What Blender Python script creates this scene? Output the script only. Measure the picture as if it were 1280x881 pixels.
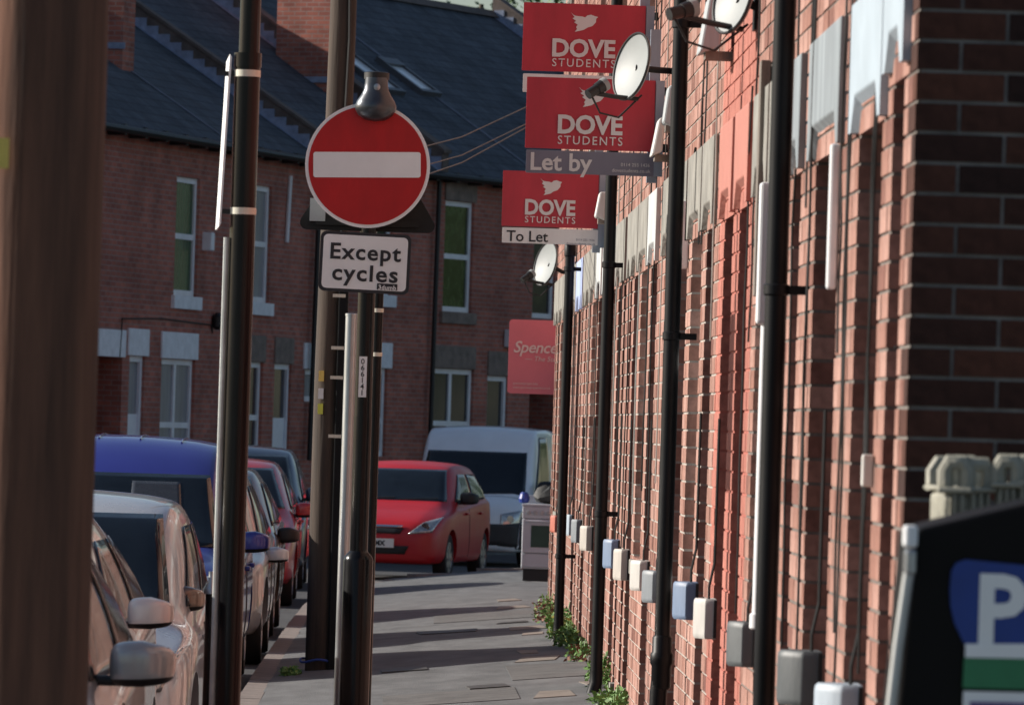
import bpy, math, random
import numpy as np
from mathutils import Matrix, Vector
R = math.radians
random.seed(7)
for o in list(bpy.data.objects): bpy.data.objects.remove(o)
scene = bpy.context.scene
col = scene.collection

# ---------------------------------------------------------------- camera
FPX = 7800.0; CX, CY = 640.0, 440.5; ROLL = R(1.8); VPX, VPY = 510.0, 525.0
CAM = Vector((0, 0, 1.5))
yc = Vector((VPX-CX, -(VPY-CY), -FPX)).normalized()
zc = Vector((math.sin(ROLL), math.cos(ROLL), 0)); zc = (zc - yc*zc.dot(yc)).normalized()
xc = yc.cross(zc)
W2C = Matrix((xc, yc, zc)).transposed()          # world axes expressed in camera space
C2W = W2C.transposed()
def P(px, py, Y):                                # photo pixel and distance along the street -> point in the place
    d = C2W @ Vector((px-CX, -(py-CY), -FPX))
    return CAM + d*(Y/d.y)
def pix(p):
    c = W2C @ (Vector(p)-CAM)
    return CX + FPX*c.x/-c.z, CY - FPX*c.y/-c.z
cd = bpy.data.cameras.new('camera'); cam = bpy.data.objects.new('camera', cd); col.objects.link(cam)
cam.matrix_world = Matrix.Translation(CAM) @ C2W.to_4x4()
cd.sensor_width = 36; cd.lens = 36*FPX/1280; cd.clip_start = .5; cd.clip_end = 2000
cd.dof.use_dof = True; cd.dof.focus_distance = 34; cd.dof.aperture_fstop = cd.lens/1000/.0165
scene.camera = cam

# ---------------------------------------------------------------- sky and sun
SUN_EL, SUN_AHEAD = 25.0, 14.0                   # degrees; sun stands left of the street, a little ahead
w = bpy.data.worlds.new('World'); scene.world = w; w.use_nodes = True
nt = w.node_tree; bg = nt.nodes['Background']
sky = nt.nodes.new('ShaderNodeTexSky'); sky.sky_type = 'NISHITA'; sky.sun_disc = False
sky.sun_elevation = R(SUN_EL); sky.sun_rotation = R(-90+SUN_AHEAD); sky.dust_density = 1.0
nt.links.new(sky.outputs[0], bg.inputs[0]); bg.inputs[1].default_value = .070
sl = bpy.data.lights.new('sun', 'SUN'); sl.energy = 5.0; sl.angle = R(.53); sl.color = (1, .93, .84)
sun = bpy.data.objects.new('sun', sl); col.objects.link(sun)
to_sun = Vector((-math.cos(R(SUN_EL))*math.cos(R(SUN_AHEAD)), math.cos(R(SUN_EL))*math.sin(R(SUN_AHEAD)), math.sin(R(SUN_EL))))
sun.rotation_euler = to_sun.to_track_quat('Z', 'Y').to_euler(); sun.location = (-20, 30, 30)
vs = scene.view_settings; vs.view_transform = 'Standard'; vs.look = 'None'; vs.exposure = 0.42; vs.gamma = 1; vs.use_curve_mapping = False
scene.render.resolution_x = 1024; scene.render.resolution_y = 704

# ---------------------------------------------------------------- helpers
class MB:
    def __init__(s): s.v = []; s.f = []; s.r = []
    def add(s, vs, fs, rnd=0.5):
        b = len(s.v); s.v += [tuple(v) for v in vs]; s.r += [rnd]*len(vs)
        s.f += [tuple(i+b for i in f) for f in fs]; return s
    def box(s, a, b, rnd=.5):
        (x0, y0, z0), (x1, y1, z1) = a, b
        return s.add([(x0,y0,z0),(x1,y0,z0),(x1,y1,z0),(x0,y1,z0),(x0,y0,z1),(x1,y0,z1),(x1,y1,z1),(x0,y1,z1)],
              [(0,3,2,1),(4,5,6,7),(0,1,5,4),(1,2,6,5),(2,3,7,6),(3,0,4,7)], rnd)
    def cbox(s, c, d, rnd=.5):
        return s.box([c[i]-d[i]/2 for i in range(3)], [c[i]+d[i]/2 for i in range(3)], rnd)
    def prism(s, poly, f, t0, t1):               # poly in 2D; f(u,v,t) -> 3D
        n = len(poly)
        vs = [f(u, v, t0) for u, v in poly] + [f(u, v, t1) for u, v in poly]
        return s.add(vs, [tuple(range(n))[::-1], tuple(range(n, 2*n))] + [(i, (i+1) % n, n+(i+1) % n, n+i) for i in range(n)])
    def tube(s, pts, r, n=8, cap=True):
        pts = [Vector(p) for p in pts]; rs = r if isinstance(r, (list, tuple)) else [r]*len(pts)
        vs = []; m = len(pts); up = None
        for i, p in enumerate(pts):
            t = (pts[min(i+1, m-1)]-pts[max(i-1, 0)]).normalized()
            if up is None:
                up = Vector((0, 0, 1)) if abs(t.z) < .9 else Vector((1, 0, 0))
            a = t.cross(up).normalized(); b = a.cross(t); up = b
            for k in range(n):
                q = 2*math.pi*k/n; vs.append(p + a*math.cos(q)*rs[i] + b*math.sin(q)*rs[i])
        fs = [(i*n+k, i*n+(k+1) % n, (i+1)*n+(k+1) % n, (i+1)*n+k) for i in range(m-1) for k in range(n)]
        if cap: fs += [tuple(range(n))[::-1], tuple((m-1)*n+k for k in range(n))]
        return s.add(vs, fs)
    def lathe(s, prof, n=24, M=None):            # prof [(r,z)]
        vs = []
        for r, z in prof:
            for k in range(n):
                q = 2*math.pi*k/n; v = Vector((r*math.cos(q), r*math.sin(q), z)); vs.append(M @ v if M else v)
        m = len(prof)
        fs = [(i*n+k, i*n+(k+1) % n, (i+1)*n+(k+1) % n, (i+1)*n+k) for i in range(m-1) for k in range(n)]
        fs += [tuple(range(n))[::-1], tuple((m-1)*n+k for k in range(n))]
        return s.add(vs, fs)
    def mesh(s, name):
        me = bpy.data.meshes.new(name); me.from_pydata(s.v, [], s.f); me.update()
        a = me.attributes.new('rnd', 'FLOAT', 'POINT'); a.data.foreach_set('value', np.array(s.r, dtype=np.float32))
        return me
    def build(s, name, mat, parent=None, smooth=False, bevel=0):
        me = s.mesh(name)
        return link(name, me, mat, parent, smooth, bevel)
def link(name, me, mat, parent=None, smooth=False, bevel=0):
    if mat and not me.materials: me.materials.append(mat)
    o = bpy.data.objects.new(name, me); col.objects.link(o); o.parent = parent
    if smooth:
        me.polygons.foreach_set('use_smooth', [True]*len(me.polygons))
        m = None
        try:
            import bmesh
            bm = bmesh.new(); bm.from_mesh(me)
            for e in bm.edges:
                if len(e.link_faces) == 2 and e.calc_face_angle(0) > R(40): e.smooth = False
            bm.to_mesh(me); bm.free()
        except Exception: pass
    if bevel:
        b = o.modifiers.new('bevel', 'BEVEL'); b.width = bevel; b.segments = 2; b.limit_method = 'ANGLE'
    return o
def tag(o, label, cat, group=None, kind=None):
    if label: o['label'] = label
    if cat: o['category'] = cat
    if group: o['group'] = group
    if kind: o['kind'] = kind
    return o
def thing(name, label, cat, loc=(0, 0, 0), rz=0, group=None):
    o = bpy.data.objects.new(name, None); col.objects.link(o); o.location = loc; o.rotation_euler = (0, 0, rz)
    o.empty_display_size = .1
    return tag(o, label, cat, group)
def struct(o): o['kind'] = 'structure'; return o

# ---------------------------------------------------------------- materials
MATS = {}
def mat(name, c, rough=.6, metal=0, var=.15, scale=6, bump=0, bscale=60, coat=0, spec=.5, streak=None, var2=None):
    if name in MATS: return MATS[name]
    m = bpy.data.materials.new(name); m.use_nodes = True; n = m.node_tree.nodes; L = m.node_tree.links
    b = n['Principled BSDF']; b.inputs['Roughness'].default_value = rough; b.inputs['Metallic'].default_value = metal
    b.inputs['Coat Weight'].default_value = coat; b.inputs['Coat Roughness'].default_value = .04
    b.inputs['Specular IOR Level'].default_value = spec
    tc = n.new('ShaderNodeTexCoord'); src = tc.outputs['Object']
    if streak:
        mp = n.new('ShaderNodeMapping'); mp.inputs['Scale'].default_value = streak; L.new(src, mp.inputs[0]); src = mp.outputs[0]
    nz = n.new('ShaderNodeTexNoise'); nz.inputs['Scale'].default_value = scale; nz.inputs['Detail'].default_value = 7; nz.inputs['Roughness'].default_value = .65
    L.new(src, nz.inputs['Vector'])
    cr = n.new('ShaderNodeValToRGB'); L.new(nz.outputs['Fac'], cr.inputs[0])
    cr.color_ramp.elements[0].position = .3; cr.color_ramp.elements[1].position = .7
    lo = var2 if var2 else tuple(x*(1-var) for x in c); hi = tuple(min(1, x*(1+var)) for x in c)
    cr.color_ramp.elements[0].color = (*lo, 1); cr.color_ramp.elements[1].color = (*hi, 1)
    L.new(cr.outputs[0], b.inputs['Base Color'])
    mr = n.new('ShaderNodeMapRange'); mr.inputs[3].default_value = max(0, rough-.08); mr.inputs[4].default_value = min(1, rough+.12)
    L.new(nz.outputs['Fac'], mr.inputs[0]); L.new(mr.outputs[0], b.inputs['Roughness'])
    if bump:
        nb = n.new('ShaderNodeTexNoise'); nb.inputs['Scale'].default_value = bscale; nb.inputs['Detail'].default_value = 6
        L.new(src, nb.inputs['Vector'])
        bp = n.new('ShaderNodeBump'); bp.inputs['Strength'].default_value = bump; bp.inputs['Distance'].default_value = .01
        L.new(nb.outputs['Fac'], bp.inputs['Height']); L.new(bp.outputs[0], b.inputs['Normal'])
    MATS[name] = m; return m
def glassmat(name, c=(.02, .025, .03), rough=.06):
    m = mat(name, c, rough, var=.25, scale=1.2, spec=.6); m.node_tree.nodes['Principled BSDF'].inputs['Specular IOR Level'].default_value = .35; return m
def brick_mat(name, ramp):                        # for real bricks; 'rnd' is stored per brick
    m = bpy.data.materials.new(name); m.use_nodes = True; n = m.node_tree.nodes; L = m.node_tree.links
    b = n['Principled BSDF']; b.inputs['Roughness'].default_value = .85; b.inputs['Specular IOR Level'].default_value = .25
    at = n.new('ShaderNodeAttribute'); at.attribute_name = 'rnd'
    cr = n.new('ShaderNodeValToRGB'); L.new(at.outputs['Fac'], cr.inputs[0])
    el = cr.color_ramp.elements
    while len(el) < len(ramp): el.new(.5)
    for e, (p, c) in zip(el, ramp): e.position = p; e.color = (*c, 1)
    tc = n.new('ShaderNodeTexCoord')
    n1 = n.new('ShaderNodeTexNoise'); n1.inputs['Scale'].default_value = 22; n1.inputs['Detail'].default_value = 8; n1.inputs['Roughness'].default_value = .7
    n2 = n.new('ShaderNodeTexNoise'); n2.inputs['Scale'].default_value = .9; n2.inputs['Detail'].default_value = 4
    L.new(tc.outputs['Object'], n1.inputs[0]); L.new(tc.outputs['Object'], n2.inputs[0])
    mr = n.new('ShaderNodeMapRange'); mr.inputs[1].default_value = .3; mr.inputs[2].default_value = .7; mr.inputs[3].default_value = .65; mr.inputs[4].default_value = 1.25
    L.new(n1.outputs['Fac'], mr.inputs[0])
    mr2 = n.new('ShaderNodeMapRange'); mr2.inputs[1].default_value = .3; mr2.inputs[2].default_value = .7; mr2.inputs[3].default_value = .8; mr2.inputs[4].default_value = 1.12
    L.new(n2.outputs['Fac'], mr2.inputs[0])
    mu = n.new('ShaderNodeMath'); mu.operation = 'MULTIPLY'; L.new(mr.outputs[0], mu.inputs[0]); L.new(mr2.outputs[0], mu.inputs[1])
    mx = n.new('ShaderNodeMix'); mx.data_type = 'RGBA'; mx.blend_type = 'MULTIPLY'; mx.inputs[0].default_value = 1
    L.new(cr.outputs[0], mx.inputs[6]); L.new(mu.outputs[0], mx.inputs[7]); L.new(mx.outputs[2], b.inputs['Base Color'])
    bp = n.new('ShaderNodeBump'); bp.inputs['Strength'].default_value = .5; bp.inputs['Distance'].default_value = .006
    L.new(n1.outputs['Fac'], bp.inputs['Height']); L.new(bp.outputs[0], b.inputs['Normal'])
    return m
def brick_tex_mat(name, c1, c2, mortar, bw=.225, rh=.075, ms=.009, var=.35, zaxis='z'):   # far walls: x along, z up
    m = bpy.data.materials.new(name); m.use_nodes = True; n = m.node_tree.nodes; L = m.node_tree.links
    b = n['Principled BSDF']; b.inputs['Roughness'].default_value = .85; b.inputs['Specular IOR Level'].default_value = .3
    tc = n.new('ShaderNodeTexCoord'); sp = n.new('ShaderNodeSeparateXYZ'); cb = n.new('ShaderNodeCombineXYZ')
    L.new(tc.outputs['Object'], sp.inputs[0])
    ad = n.new('ShaderNodeMath'); ad.operation = 'ADD'; L.new(sp.outputs[0], ad.inputs[0]); L.new(sp.outputs[1], ad.inputs[1])
    L.new((ad if zaxis == 'z' else sp).outputs[0], cb.inputs[0]); L.new(sp.outputs[2 if zaxis == 'z' else 1], cb.inputs[1])
    bt = n.new('ShaderNodeTexBrick'); L.new(cb.outputs[0], bt.inputs['Vector'])
    bt.inputs['Scale'].default_value = 1; bt.inputs['Brick Width'].default_value = bw; bt.inputs['Row Height'].default_value = rh
    bt.inputs['Mortar Size'].default_value = ms; bt.inputs['Color1'].default_value = (*c1, 1); bt.inputs['Color2'].default_value = (*c2, 1); bt.inputs['Mortar'].default_value = (*mortar, 1)
    n2 = n.new('ShaderNodeTexNoise'); n2.inputs['Scale'].default_value = 1.3; n2.inputs['Detail'].default_value = 8; n2.inputs['Roughness'].default_value = .7
    L.new(tc.outputs['Object'], n2.inputs[0])
    mr = n.new('ShaderNodeMapRange'); mr.inputs[1].default_value = .3; mr.inputs[2].default_value = .7; mr.inputs[3].default_value = 1-var; mr.inputs[4].default_value = 1+var
    L.new(n2.outputs['Fac'], mr.inputs[0])
    mx = n.new('ShaderNodeMix'); mx.data_type = 'RGBA'; mx.blend_type = 'MULTIPLY'; mx.inputs[0].default_value = 1
    L.new(bt.outputs['Color'], mx.inputs[6]); L.new(mr.outputs[0], mx.inputs[7]); L.new(mx.outputs[2], b.inputs['Base Color'])
    bp = n.new('ShaderNodeBump'); bp.inputs['Strength'].default_value = .6; bp.inputs['Distance'].default_value = .01; bp.invert = True
    L.new(bt.outputs['Fac'], bp.inputs['Height']); L.new(bp.outputs[0], b.inputs['Normal'])
    return m
M_BRICK = brick_mat('brick', [(0, (.19, .085, .068)), (.2, (.30, .15, .115)), (.6, (.385, .212, .170)), (1, (.44, .26, .215))])
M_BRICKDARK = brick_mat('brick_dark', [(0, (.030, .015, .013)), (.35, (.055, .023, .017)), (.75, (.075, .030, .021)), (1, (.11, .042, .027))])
M_BRICKRED = brick_mat('brick_red_paint', [(0, (.42, .16, .125)), (1, (.46, .18, .14))])
M_MORTAR = mat('mortar', (.38, .345, .31), .95, var=.3, scale=9, bump=.6, bscale=90)
M_MORTARDARK = mat('mortar_dark', (.17, .15, .135), .95, var=.35, scale=9, bump=.6, bscale=90)  # darker mortar for the two nearest houses
M_MORTARRED = mat('mortar_red', (.40, .13, .10), .9, var=.2, scale=9, bump=.5, bscale=90)
M_FARBRICK = brick_tex_mat('far_brick', (.44, .15, .105), (.30, .10, .075), (.32, .21, .18))
M_SLATE = brick_tex_mat('slate', (.080, .090, .108), (.060, .070, .088), (.034, .040, .052), bw=.3, rh=.22, ms=.012, var=.42, zaxis='y')
M_STONE = mat('stone', (.24, .23, .205), .85, var=.3, scale=5, bump=.4)
M_STONEDARK = mat('stone_dark', (.12, .095, .085), .9, var=.35, scale=4, bump=.4)
M_STONEWHITE = mat('stone_white_paint', (.48, .50, .50), .6, var=.15, scale=5, bump=.15)
M_STONEBLUE = mat('stone_blue_paint', (.37, .44, .50), .55, var=.08, scale=5, bump=.1)
M_STONEBLUE2 = mat('stone_strong_blue_paint', (.38, .46, .70), .6, var=.1, scale=5)
M_STONERED = mat('stone_red_paint', (.44, .17, .132), .6, var=.1, scale=8, bump=.3)
M_STONEGREY = mat('stone_grey_paint', (.22, .25, .27), .8, var=.35, scale=7, bump=.3, streak=(1, 1, .15))
M_UPVC = mat('white_plastic', (.78, .79, .80), .35, var=.06, scale=3)
M_UPVCDIM = mat('white_frame', (.80, .81, .84), .45, var=.1, scale=3)
M_BLACK = mat('black_paint', (.006, .006, .007), .4, var=.5, scale=9, spec=.2)
M_BLACKPOST = mat('black_gloss_post', (.005, .005, .006), .22, var=.5, scale=12, spec=.28, streak=(1, 1, .2), bump=.05, bscale=30)
M_PIPE = mat('black_drainpipe', (.005, .0055, .007), .42, var=.5, scale=9, spec=.2, streak=(1, 1, .2))
M_GALV = mat('galvanised_steel', (.42, .44, .46), .32, metal=.9, var=.2, scale=9, streak=(1, 1, .25))
M_CREAM = mat('cream_band', (.72, .68, .56), .5, var=.12)
M_SIGNRED = mat('sign_red', (.50, .012, .014), .42, var=.16, scale=7, spec=.4, streak=(1, 1, .4))
M_SIGNWHITE = mat('sign_white', (.90, .90, .89), .45, var=.06, scale=3)
M_SIGNGREY = mat('sign_back_grey', (.018, .018, .018), .5, spec=.25, var=.2)
M_SIGNLIGHTGREY = mat('sign_light_grey', (.42, .43, .43), .5, var=.1)
M_TEXTBLACK = mat('text_black', (.02, .02, .024), .5, var=.1)
M_BOARDRED = mat('board_red', (.50, .035, .055), .5, var=.16, scale=7, streak=(1, 1, .3))
M_BOARDRED3 = mat('board_faded_red', (.68, .22, .27), .55, var=.07, scale=3)
M_BOARDWHITE = mat('board_white', (.80, .78, .76), .5, var=.1, streak=(1, 1, .3))
M_BOARDGREY = mat('board_grey', (.20, .19, .24), .5, var=.08)
M_BOARDTEXT = mat('board_text', (.74, .70, .68), .5, var=.05)
M_BATTEN = mat('batten_grey', (.32, .36, .42), .7, var=.2, streak=(1, 1, .2))
M_WOOD = mat('pole_wood', (.125, .056, .034), .85, var=.6, scale=14, bump=.5, bscale=40, streak=(1, 1, .06))
M_WOODGREY = mat('timber_grey', (.20, .17, .145), .85, var=.5, scale=16, bump=.5, bscale=40, streak=(1, 1, .05))
M_WOODFAR = mat('pole_wood_far', (.06, .042, .031), .85, var=.6, scale=14, bump=.4, bscale=40, streak=(1, 1, .06))
M_ASPHALT = mat('asphalt', (.052, .053, .056), .85, var=.35, scale=2.5, bump=.5, bscale=120)
M_PAVE = mat('pavement_asphalt', (.118, .122, .126), .88, var=.34, scale=4, bump=.7, bscale=140, streak=(1, .4, 1))
M_KERB = mat('kerb_stone', (.20, .17, .155), .85, var=.3, scale=6, bump=.4)
M_PATCH = mat('buff_patch', (.20, .17, .145), .85, var=.3, scale=5, bump=.3)
M_GLASS = glassmat('window_glass', (.022, .026, .032))
M_GLASSGREEN = mat('green_curtain', (.018, .075, .03), .25, var=.6, scale=3, streak=(8, 1, .3))
M_GLASSPALE = mat('net_curtain', (.24, .245, .27), .35, var=.35, scale=3, streak=(6, 1, .4))
M_CARGLASS = mat('car_glass', (.006, .009, .013), .035, var=.3, spec=.55)
M_TYRE = mat('tyre', (.014, .014, .015), .8, var=.3)
M_RIM = mat('rim', (.42, .42, .43), .3, metal=.8, var=.15)
M_TRIM = mat('car_black_trim', (.012, .012, .013), .5, var=.3)
M_LAMP = mat('headlamp', (.42, .43, .43), .08, metal=.55, var=.45, scale=30, coat=1)
M_CHROME = mat('chrome', (.7, .7, .72), .08, metal=1, var=.1)
M_PLATE = mat('number_plate', (.75, .75, .72), .4, var=.04)
M_LEAF = mat('weed_leaf', (.12, .23, .055), .6, var=.5, scale=12)
M_LEAFY = mat('weed_flower', (.45, .40, .10), .6, var=.3, scale=12)
M_LEAFR = mat('weed_dry', (.20, .07, .04), .7, var=.4, scale=12)
M_TREELEAF = mat('tree_leaf', (.06, .115, .035), .6, var=.5, scale=3)
M_BARK = mat('bark', (.09, .07, .05), .9, var=.4, bump=.5)
M_LEAD = mat('lead_flashing', (.22, .26, .36), .6, var=.3, scale=8)
M_CABLE = mat('cable_black', (.015, .014, .014), .5, var=.3)
M_CABLEPALE = mat('cable_pale', (.45, .42, .38), .5, var=.2)
M_DISH = mat('dish_grey', (.27, .29, .29), .5, var=.08, scale=4)
M_DOORWHITE = mat('door_white', (.78, .80, .85), .4, var=.06)
M_DOORDARK = mat('door_dark', (.05, .022, .018), .4, var=.3)
M_GROUND = M_ASPHALT
def paint(name, c, metal=0.0, rough=.3, coat=.8): return mat('paint_'+name, c, rough, metal=metal, var=.06, scale=2, coat=coat)

# ---------------------------------------------------------------- ground, road, pavement
def fall(y): return -.0066*(math.sqrt((y-42)**2+16)+(y-42))/2 if y < 115 else -.0066*(math.sqrt(73**2+16)+73)/2
def road_z(x, y):
    t = min(1, max(0, (y-58)/20)); return fall(y) - .31 + .05*t*t*(3-2*t)
def pav_z(x, y): return fall(y) + .094*(min(x, 1.22)-1.22)
def grid(name, xs, ys, zf, m):
    mb = MB(); nx = len(xs)
    mb.add([(x, y, zf(x, y)) for y in ys for x in xs], [(j*nx+i, j*nx+i+1, (j+1)*nx+i+1, (j+1)*nx+i) for j in range(len(ys)-1) for i in range(nx-1)])
    return mb.build(name, m, smooth=True)
ys = [-60, -20, 0, 10, 20, 30, 34] + list(range(36, 118, 2)) + [130, 160, 220, 320, 500, 900]
o = struct(grid('road', [-600, -200, -80, -30, -12, -6, -3, -1.5, 0, 3, 8, 20, 50, 120, 600], ys, road_z, M_ASPHALT))
kcurve = [(-.9, -12), (-.9, 0), (-.9, 15), (-.9, 30), (-.9, 45), (-.9, 55), (-.88, 61), (-.80, 64), (-.66, 67), (-.40, 69.8), (.1, 71.8), (.9, 73.2), (1.9, 74.2), (3.4, 75.4), (6, 77), (12, 80)]
def dense(pts, step):
    out = []; 
    for (a, b) in zip(pts[:-1], pts[1:]):
        d = math.dist(a, b); n = max(1, int(d/step))
        out += [tuple(a[i]+(b[i]-a[i])*k/n for i in range(len(a))) for k in range(n)]
    return out+[pts[-1]]
kd = dense(kcurve, .9)
mb = MB(); NX = 9; vs_ = []
for (kx, ky) in kd:
    ix, iy = (9.0, ky) if ky < 15.3 else ((1.34, ky) if ky < 52.5 else (1.34+(ky-52.5)*.25, ky))
    if ky > 68: ix, iy = max(kx+.5, 8), 66.5+(ky-68)*.8
    for i in range(NX):
        t = i/(NX-1); x = kx+.06+(ix-kx-.06)*t; y = ky+(iy-ky)*t
        vs_.append((x, y, pav_z(x, y)))
mb.add(vs_, [(j*NX+i, j*NX+i+1, (j+1)*NX+i+1, (j+1)*NX+i) for j in range(len(kd)-1) for i in range(NX-1)])
pavement = struct(mb.build('pavement', M_PAVE, smooth=True))
kd2 = dense(kcurve, .915)
kmesh = MB().box((-.07, -.452, -.2), (.07, .452, 0)).mesh('kerb_stone')
for a, b in zip(kd2[:-1], kd2[1:]):
    if a[1] < 6: continue
    o = link('kerb_stone', kmesh, M_KERB, pavement)
    cx, cy = (a[0]+b[0])/2, (a[1]+b[1])/2
    o.location = (cx, cy, pav_z(cx, cy)+.006+random.uniform(-.004, .004)); o.rotation_euler = (0, random.uniform(-.01, .01), -math.atan2(b[0]-a[0], b[1]-a[1]))
    o.scale = (1, math.dist(a, b)/.915, 1)
# pale mortar-filled trench patches by the wall
for px, py, wpx, dep in [(694, 868, 46, .8), (752, 853, 50, .5), (672, 824, 46, .75), (660, 815, 32, .6), (657, 785, 50, .8), (665, 792, 34, .5), (640, 759, 40, .8), (636, 750, 20, .8)]:
    zz = .0; Y = 40
    for k in range(6):
        Y = 40
        q0 = P(px, py, 10); d = q0-CAM
        # march the sight line to the pavement
        Y = 10
        while Y < 90:
            q = CAM+d*(Y/10)
            if q.z <= pav_z(q.x, q.y): break
            Y += .1
        break
    wx = wpx/FPX*Y
    mb = MB(); n = 4
    pts = [(q.x-wx/2, q.y-dep/2), (q.x+wx/2, q.y-dep/2), (q.x+wx/2, q.y+dep/2), (q.x-wx/2, q.y+dep/2)]
    pts = [(x+random.uniform(-.04, .04), y+random.uniform(-.05, .05)) for x, y in pts]
    mb.add([(x, y, pav_z(x, y)+.005) for x, y in pts] + [(x, y, pav_z(x, y)-.05) for x, y in pts], [(0, 1, 2, 3), (0, 4, 5, 1), (1, 5, 6, 2), (2, 6, 7, 3), (3, 7, 4, 0)])
    mb.build('concrete_patch', M_PATCH, pavement)

def pav_hit(px, py):
    d = P(px, py, 10)-CAM; Y = 10
    while Y < 90:
        q = CAM+d*(Y/10)
        if q.z <= pav_z(q.x, q.y): break
        Y += .05
    return q
M_PATCHDARK = mat('asphalt_patch', (.112, .110, .108), .85, var=.3, scale=5, bump=.6, bscale=140)
M_IRON = mat('iron_cover', (.07, .066, .062), .6, metal=.3, var=.4, scale=20, bump=.5, bscale=60)
def sheet(name, px, py, w_, dep, m, up):
    q = pav_hit(px, py); pts = [(q.x-w_/2, q.y-dep/2), (q.x+w_/2, q.y-dep/2), (q.x+w_/2, q.y+dep/2), (q.x-w_/2, q.y+dep/2)]
    pts = [(min(1.2, x+random.uniform(-.03, .03)), y+random.uniform(-.1, .1)) for x, y in pts]
    MB().add([(x, y, pav_z(x, y)+up) for x, y in pts]+[(x, y, pav_z(x, y)-.05) for x, y in pts], [(0, 1, 2, 3), (0, 4, 5, 1), (1, 5, 6, 2), (2, 6, 7, 3), (3, 7, 4, 0)]).build(name, m, pavement)
for a in ((560, 872, .8, 1.6), (690, 838, .5, 2.2), (610, 770, .9, 2.5)): sheet('asphalt_patch', *a, M_PATCHDARK, .004)
for a in ((612, 858, .24, .3), (560, 790, .45, .6), (640, 778, .22, .3), (505, 838, .3, .4)): sheet('iron_cover', *a, M_IRON, .008)
# ---------------------------------------------------------------- right-hand terrace in real bricks
WX = 1.22; BH = .065; CO = .075; BL = .215; BP = .225
brick_cache = {}
def brick_obj(x0, x1, y0, y1, z0, z1, m, parent, rnd):
    k = (round(x1-x0, 4), round(y1-y0, 4), int(rnd*8), m.name)
    if k not in brick_cache:
        b = MB().cbox((0, 0, 0), (k[0], k[1], BH), (k[2]+.5)/8); brick_cache[k] = b.mesh('brick'); brick_cache[k].materials.append(m)
    o = link('brick', brick_cache[k], m, parent); o.location = ((x0+x1)/2, (y0+y1)/2, (z0+z1)/2)
    return o
def frame_box(mb, x0, x1, y0, y1, z0, z1, t):   # ring of bars in a facade opening (y,z plane)
    mb.box((x0, y0, z0), (x1, y1, z0+t)); mb.box((x0, y0, z1-t), (x1, y1, z1))
    mb.box((x0, y0, z0+t), (x1, y0+t, z1-t)); mb.box((x0, y1-t, z0+t), (x1, y1, z1-t))
def lintel_mesh(l, h, ch=.10, proud=.022, depth=.12):
    # chamfered lower edge with pyramid stops; local y along, x=-proud front
    xf, xb = -proud, depth; st = .09; mb = MB()
    secs = [(0, 0), (st, 0), (st+.10, ch), (l-st-.10, ch), (l-st, 0), (l, 0)]
    vs = []
    for y, c in secs: vs += [(xf, y, h), (xb, y, h), (xb, y, 0), (xf+c, y, 0), (xf, y, c)]
    fs = [(0, 1, 2, 3, 4), tuple(25+i for i in (4, 3, 2, 1, 0))]
    for s in range(5):
        for i in range(5): fs.append((s*5+i, (s+1)*5+i, (s+1)*5+(i+1) % 5, s*5+(i+1) % 5))
    mb.add(vs, fs); return mb
HEAD = 2.33; TOPZ = 5.4
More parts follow.
